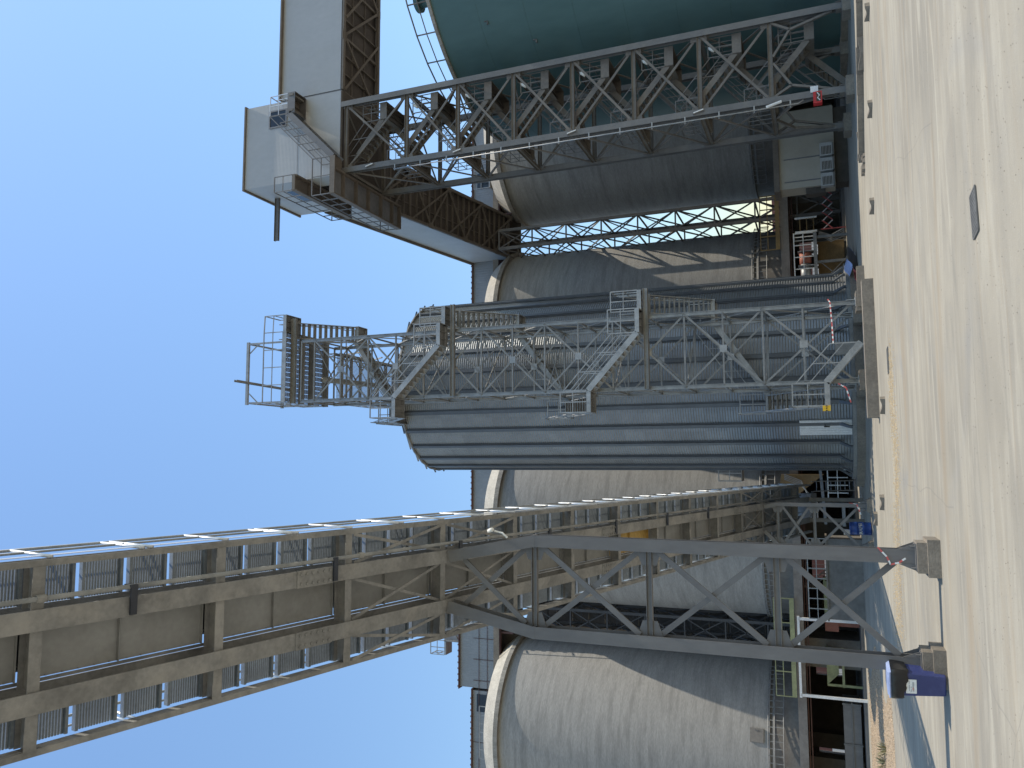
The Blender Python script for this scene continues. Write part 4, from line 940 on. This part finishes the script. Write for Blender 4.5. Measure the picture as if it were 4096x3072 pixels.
def stop(x, y, rz, label, big=False, nm='wheel_stop', grp='wheel stops on the yard'):
    m = MB(); c, s = math.cos(rz), math.sin(rz); L2 = .27 if not big else .55
    n = 12; prof = [(-L2 + 2 * L2 * i / n, .115 + .03 * math.cos(2 * math.pi * i / n * 1.0)) for i in range(n + 1)]
    vs = []
    for (t, h) in prof:
        for (w, z) in ((-.09, 0), (-.075, h), (.075, h), (.09, 0)): vs.append((x + t * c - w * s, y + t * s + w * c, z * (1.25 if big else 1)))
    fs = []
    for i in range(n):
        for j in range(3): fs.append((4 * i + j, 4 * i + j + 1, 4 * i + 5 + j, 4 * i + 4 + j))
    fs += [(0, 1, 2, 3), (4 * n + 3, 4 * n + 2, 4 * n + 1, 4 * n)]
    m.add(vs, fs); return tag(m.build(nm, 'block'), label, 'wheel stop', grp)
stop(13.85, 25.63, -1.1, 'small concrete wheel stop at the right edge of the yard')
stop(11.07, 26.46, -.9, 'small curved concrete wheel stop in front of the fire cabinet')
stop(8.3, 27.74, -.85, 'small concrete wheel stop in front of the drive stand and hall mouth')
stop(1.7, 27.3, -.55, 'small concrete wheel stop in front of the low stained wall')
stop(-1.46, 29.83, -.6, 'small concrete wheel stop by the far conveyor trestle')
stop(14.3, 29.2, -.5, 'long wavy concrete block on the kerb at the right', True)
stop(11.8, 31.7, -.5, 'long wavy concrete block beside the broken end of the kerb', True)
stop(12.2, 32.6, -.4, 'dark wavy concrete block behind the one at the broken kerb end', True)
stop(-2.3, 34.1, -.5, 'weathered concrete wheel stop lying in the shade by the blue drum')
def grate(x, y, lx, ly, rz, label):
    t = thing('drain_grate', (x, y, 0), label, 'drain grate', 'drain grates in the yard'); c, s = math.cos(rz), math.sin(rz)
    u_, v_ = V((c, s, 0)), V((-s, c, 0)); o = V((x, y, .004))
    m = MB(); m.obox(o, u_ * lx / 2, v_ * ly / 2, (0, 0, .004)); m.build('pit', 'iron', t)
    m = MB(); n = int(lx / .05)
    for k in range(n + 1): m.obox(o + u_ * (-lx / 2 + lx * k / n) + V((0, 0, .01)), u_ * .015, v_ * ly / 2, (0, 0, .008))
    for k in range(6): m.obox(o + v_ * (-ly / 2 + ly * k / 5) + V((0, 0, .012)), u_ * lx / 2, v_ * .012, (0, 0, .008))
    m.build('grid', 'iron', t)
grate(3.02, 10.85, .56, .34, R(6), 'dark cast iron drain grate in the near yard'); grate(2.87, 25.1, .72, .4, R(4), 'small cast iron drain grate in front of the low stained wall')

# wheelie bin
bn = thing('wheelie_bin', (-3.9, 15.95, 0), 'blue wheelie bin with a black bag over its rim beside the near trestle foot', 'bin')
def taper(m, x0, x1, y0, y1, z0, X0, X1, Y0_, Y1_, z1):
    m.add([(x0, y0, z0), (x1, y0, z0), (x1, y1, z0), (x0, y1, z0), (X0, Y0_, z1), (X1, Y0_, z1), (X1, Y1_, z1), (X0, Y1_, z1)], [(3, 2, 1, 0), (4, 5, 6, 7), (0, 1, 5, 4), (1, 2, 6, 5), (2, 3, 7, 6), (3, 0, 4, 7)])
def bevel(o, w, seg=2):
    md = o.modifiers.new('bevel', 'BEVEL'); md.width = w; md.segments = seg; md.limit_method = 'ANGLE'; md.angle_limit = R(40)
rot = Matrix.Rotation(R(-14), 3, 'Z'); BC = V((-3.88, 16.0, 0))
def rb_(m): m.v = [tuple(BC + rot @ V(p)) for p in m.v]; return m
m = MB(); taper(m, -.185, .185, -.2, .2, .03, -.225, .225, -.255, .255, .86); o = rb_(m).build('body', 'blue', bn); bevel(o, .03, 3)
m = MB(); m.box(-.25, .25, -.28, .28, .86, .9); o = rb_(m).build('rim', 'blue', bn); bevel(o, .012)
m = MB(); taper(m, -.25, .25, -.29, .27, .905, -.21, .21, -.24, .24, .96); m.tube([(-.24, -.3, .925), (.24, -.3, .925)], .018, 8); o = rb_(m).build('lid', 'blue_lid', bn); bevel(o, .015)
m = MB(); n = 40; per = []
for k in range(n):
    an = 2 * math.pi * k / n; ca, sa = math.cos(an), math.sin(an); e = max(abs(ca) / .262, abs(sa) / .295); per.append((ca / e, sa / e))
vs = []
for j, (zz, f_) in enumerate(((.905, 1.0), (.87, 1.03), (.8, 1.01), (.74, .98), (.7, .93))):
    for k, (x, y) in enumerate(per):
        w_ = .012 * math.sin(k * 2.1 + j * 1.3) + .008 * math.sin(k * 4.7 + j); drop = -.07 * math.sin(k / n * 2 * math.pi + 2.2) if j >= 3 else 0
        vs.append((x * (f_ + w_), y * (f_ + w_), zz + drop + (.015 * math.sin(k * 1.7) if j > 1 else 0)))
fs = [(j * n + k, j * n + (k + 1) % n, (j + 1) * n + (k + 1) % n, (j + 1) * n + k) for j in range(4) for k in range(n)]
m.add(vs, fs); o = rb_(m).build('bin_bag', 'bag', bn, True)
lb = MB(); lb.plate([(-.15, -.2385, .5), (.11, -.2385, .5), (.11, -.2515, .67), (-.15, -.2515, .67)], .004, (0, -1, 0)); lab = rb_(lb).build('sticker', 'label_white', bn)
xd = rot @ V((1, 0, 0)); yd = V((0, -.0765, 1)); yd = (rot @ yd).normalized()
def onlab(x, z): return BC + rot @ V((x, -.2385 - .0765 * (z - .5) - .0055, z))
zd = xd.cross(yd)
for q in range(7):      # row of worn round marks
    c = onlab(-.1 + .026 * q, .555); m = MB()
    for e in range(10):
        a0, a1 = e * .628, (e + 1) * .628; p = lambda a_, r_: c + xd * r_ * math.cos(a_) + yd * r_ * 1.2 * math.sin(a_)
        m.plate([p(a0, .006), p(a0, .012), p(a1, .012), p(a1, .006)], .001, zd)
    m.build('round_mark', 'red_print' if q in (1, 2) else 'grey_print', lab)
for (x0, x1, z, t_) in ((-.12, -.06, .588, .004), (-.045, -.02, .588, .005), (-.1, .01, .618, .006), (.02, .085, .618, .005)):   # lines of print too worn to read
    P('print_line', 'grey_print', lab, 'obox', onlab((x0 + x1) / 2, z), xd * (x1 - x0) / 2, yd * t_, zd * .0006)
for sx in (-1, 1):
    m = MB(); m.tube([(sx * .22, .24, .1), (sx * .265, .24, .1)], .1, 20); w_ = rb_(m).build('wheel', 'black', bn)
    m = MB(); m.tube([(sx * .218, .24, .1), (sx * .272, .24, .1)], .055, 16); rb_(m).build('hub', 'hall', w_)

# oil drum with bucket
dm = thing('oil_drum', (-3.06, 38.7, 0), 'blue steel drum with white lettering standing by the far trestle', 'drum')
m = MB(); m.lathe((-3.06, 38.7, .02), [(.27, 0), (.29, .01), (.285, .04), (.285, .29), (.30, .305), (.285, .32), (.285, .58), (.30, .595), (.285, .61), (.285, .85), (.295, .87), (.28, .88), (.27, .86), (0, .86)], 40); m.build('body', 'drum', dm, True)
# lettering wrapped on the drum
def wrap(o, cx, cy, r):
    for v in o.data.vertices:
        wx = v.co.x; a_ = wx / r; rr = r + (v.co.y * -1 if False else .004); v.co = V((rr * math.sin(a_), -rr * math.cos(a_), v.co.z))
t_ = text_mesh('MAPEI', .2, (-3.06, 38.7, .46), (1, 0, 0), (0, 0, 1), 'label_white', 'lettering', dm, .003)
wrap(t_, 0, 0, .285)
t2 = MB(); t2.tube([(-.235 + .05 * math.cos(q * .45), 0, .46 + .07 * math.sin(q * .45)) for q in range(15)], .008, 4)
t2.v = [(p[0] - 3.06, p[1] + 38.7, p[2]) for p in t2.v]; e_ = t2.build('emblem', 'label_white', dm); wrap(e_, 0, 0, .287)
bk = thing('bucket', (-3.25, 38.6, .885), 'small dirty white bucket on top of the blue drum', 'bucket')
m = MB(); m.lathe((-3.22, 38.6, .885), [(.0, 0), (.1, 0), (.13, .26), (.135, .27), (.12, .265), (.095, .02)], 24); m.build('pail', 'label_white', bk, True)
P('handle', 'galv', bk, 'tube', [(-3.22 + .13 * math.cos(q * .314), 38.47, 1.12 - .1 * math.sin(q * .314)) for q in range(11)], .006, 5)

# yellow box, tapes, camera
yb = thing('junction_box', (1.95, 34.5, 1.5), 'bright yellow box hung at the first stair landing corner', 'box')
m = MB(); m.box(1.98, 2.2, 34.45, 34.6, 1.52, 1.82); m.build('case', 'yellow', yb); m = MB(); m.tube([(2.09, 34.449, 1.67), (2.09, 34.43, 1.67)], .03, 10); m.box(1.98, 2.02, 34.44, 34.449, 1.64, 1.7); m.box(2.16, 2.2, 34.44, 34.449, 1.64, 1.7); m.build('mark', 'blackpaint', yb)
def tape(pts, label, w=.05, nseg=None):
    t = thing('barrier_tape', V(pts[0]).to_tuple(), label, 'tape', 'red and white barrier tapes'); k = 0
    for p, q in zip(pts[:-1], pts[1:]):
        p, q = V(p), V(q); n = max(2, int((q - p).length / .11))
        for i in range(n): P('stripe', 'white' if i % 2 else 'red_thin', t, 'bar', p + (q - p) * i / n, p + (q - p) * (i + 1) / n, .012, w)
tape([(6.75, 35.3, 1.45), (6.6, 35.2, 1.37), (5.6, 34.9, 1.33), (4.75, 34.5, 1.32)], 'red and white barrier tape strung across the foot of the lattice stairs')
tape([(3.1, 34.6, 1.2), (2.9, 34.5, .9), (2.3, 34.5, .75)], 'red and white tape hanging below the first stair landing')
tape([(-1.60, 16.02, 1.0), (-1.76, 16.02, .86), (-1.9, 16.02, .80), (-1.86, 16.02, .66), (-1.78, 16.02, .55)], 'red and white tape tied round the near trestle leg', .03)
tape([(-1.9, 37.8, .9), (-1.95, 37.9, .6), (-2.4, 37.9, .45)], 'red and white tape at the foot of the far trestle')
cm = thing('surveillance_camera', (-1.62, 16.0, 8.35), 'white surveillance camera on the shoulder of the near trestle', 'camera')
P('body', 'label_white', cm, 'tube', [(-1.53, 16.02, 8.74), (-1.48, 15.82, 8.58)], .045, 10, smooth=True); P('bracket', 'label_white', cm, 'tube', [(-1.66, 16.0, 8.3), (-1.56, 15.97, 8.4), (-1.52, 15.95, 8.58)], .022, 8)
# black sheets by the silo foot
def sheet(c, ax, ay, bend, mt, name, label, cat):
    m = MB(); n = 8; vs = []
    for j in range(n + 1):
        for i in range(n + 1):
            s, t = i / n * 2 - 1, j / n * 2 - 1
            p = V(c) + V(ax) * s + V(ay) * t; vs.append((p.x, p.y, p.z + bend * (math.sin(s * 3.1 + t) * .5 + .5) + .02))
    fs = [(j * (n + 1) + i, j * (n + 1) + i + 1, (j + 1) * (n + 1) + i + 1, (j + 1) * (n + 1) + i) for j in range(n) for i in range(n)]
    m.add(vs, fs); o = m.build(name, mt, smooth=True); return tag(o, label, cat)
sheet((9.3, 41.0, .0), (.9, .5, .1), (-.35, .8, 0), .3, 'black', 'rubber_mat', 'crumpled black rubber mat on the ground beside the metal silo', 'mat')
sheet((10.0, 43.4, .0), (.9, .9, .0), (-.3, .5, .2), .35, 'dark', 'plastic_sheet', 'dark blue plastic sheet heaped behind the rubber mat', 'sheet')
sheet((8.6, 39.9, .0), (.35, .2, .12), (-.12, .3, 0), .1, 'red_thin', 'cardboard', 'faded red cardboard under the corner of the rubber mat', 'cardboard')
sheet((9.2, 40.4, .35), (.3, .25, .1), (-.15, .25, .1), .08, 'blue_lid', 'plastic_bag', 'pale blue plastic bag lying on the rubber mat', 'bag')
# spilled grain and gravel
def scatter(name, mt, n, fn, s0, s1, label_kind='stuff'):
    m = MB()
    for k in range(n):
        x, y = fn(); s = random.uniform(s0, s1); a_ = random.uniform(0, 6.28); c_, q_ = math.cos(a_) * s, math.sin(a_) * s
        m.add([(x + c_, y + q_, .001), (x - q_, y + c_, .001), (x - c_, y - q_, .001), (x + q_, y - c_, .001), (x, y, s * .9)], [(0, 1, 4), (1, 2, 4), (2, 3, 4), (3, 0, 4)])
    return tag(m.build(name, mt, base=(0, 0, 0)), kind='stuff')
random.seed(11)
def grain():
    if random.random() < .55:
        t = random.uniform(0, 1); return (3.0 - 4.2 * t + random.gauss(0, .3), 24.3 + random.gauss(0, .35 + .3 * math.sin(t * 3.1)) + .25 * math.sin(t * 7))
    t = random.random(); return (-1.5 - 3.8 * t + random.gauss(0, .5), 24.8 + random.gauss(0, .8) + 1.5 * t)
scatter('spilled_grain', 'grainmat', 4200, grain, .008, .022)
scatter('grit', 'block', 2000, lambda: ((lambda y: (random.uniform(-.45, .62) * y, y))(random.uniform(4.5, 30) if random.random() < .6 else random.uniform(4.5, 12))), .003, .010)
def gravel():
    while True:
        x, y = random.uniform(-18, -7.3), random.uniform(30.5, 50)
        e = -7.6 - .18 * (y - 30) + 1. * math.sin(y * .5)
        if x < e: return (x, y)
m = MB(); poly = [(-30, 49)] + [(-7.6 - .18 * (y - 30) + 1. * math.sin(y * .5) - (2.4 if y < 31 else 0), y) for y in [49 - .8 * k for k in range(24)]] + [(-14, 29.6), (-30, 29.6)]
m.prism(poly, -.05, .006); tag(m.build('gravel_verge', 'gravel', base=(-12, 40, 0)), kind='structure')
scatter('gravel', 'gravel', 6000, gravel, .02, .06)
# weeds at the left
for i, (x, y) in enumerate(((-12.3, 36.6), (-11.5, 35.7))):
    m = MB(); random.seed(20 + i)
    for k in range(34):
        a_ = random.uniform(0, 6.28); r0 = random.uniform(0, .25); hgt = random.uniform(.1, .4); le = random.uniform(.1, .35)
        b_ = V((x + r0 * math.cos(a_), y + r0 * math.sin(a_), 0)); t_ = b_ + V((le * math.cos(a_), le * math.sin(a_), hgt)); sd = V((-math.sin(a_), math.cos(a_), 0)) * .022
        mid_ = (b_ + t_) / 2 + V((0, 0, .05)); m.add([b_ - sd * .4, b_ + sd * .4, mid_ + sd, t_, mid_ - sd], [(0, 1, 2, 4), (4, 2, 3)])
    tag(m.build('weed', 'leaf'), ['dry weed tuft at the left edge of the gravel verge', 'smaller dry weed tuft nearer the yard on the gravel verge'][i], 'plant')

# ------------------------------------------------------------------ light
w = bpy.data.worlds.new('World'); sc.world = w; w.use_nodes = True
nt = w.node_tree; bg = nt.nodes['Background']; sk = nt.nodes.new('ShaderNodeTexSky'); sk.sky_type = 'NISHITA'; sk.sun_disc = False
EL = R(62.5); sd = V((math.cos(R(-5)), math.sin(R(-5)), 0)) * math.cos(EL) + V((0, 0, math.sin(EL)))
sk.sun_elevation = EL; sk.sun_rotation = math.atan2(sd.x, sd.y); sk.air_density = 1.8; sk.dust_density = .6; sk.ozone_density = 7.0; sk.altitude = 50
nt.links.new(sk.outputs[0], bg.inputs[0]); bg.inputs[1].default_value = .15
sl_ = bpy.data.lights.new('sun', 'SUN'); sl_.energy = 3.7; sl_.angle = R(.5); sl_.color = (1, .925, .79)
so = bpy.data.objects.new('sun', sl_); COL.objects.link(so); so.location = (40, -10, 60)
so.rotation_euler = sd.to_track_quat('Z', 'Y').to_euler()
sc.view_settings.view_transform = 'Standard'; sc.view_settings.look = 'None'; sc.view_settings.exposure = .4; sc.view_settings.gamma = 1
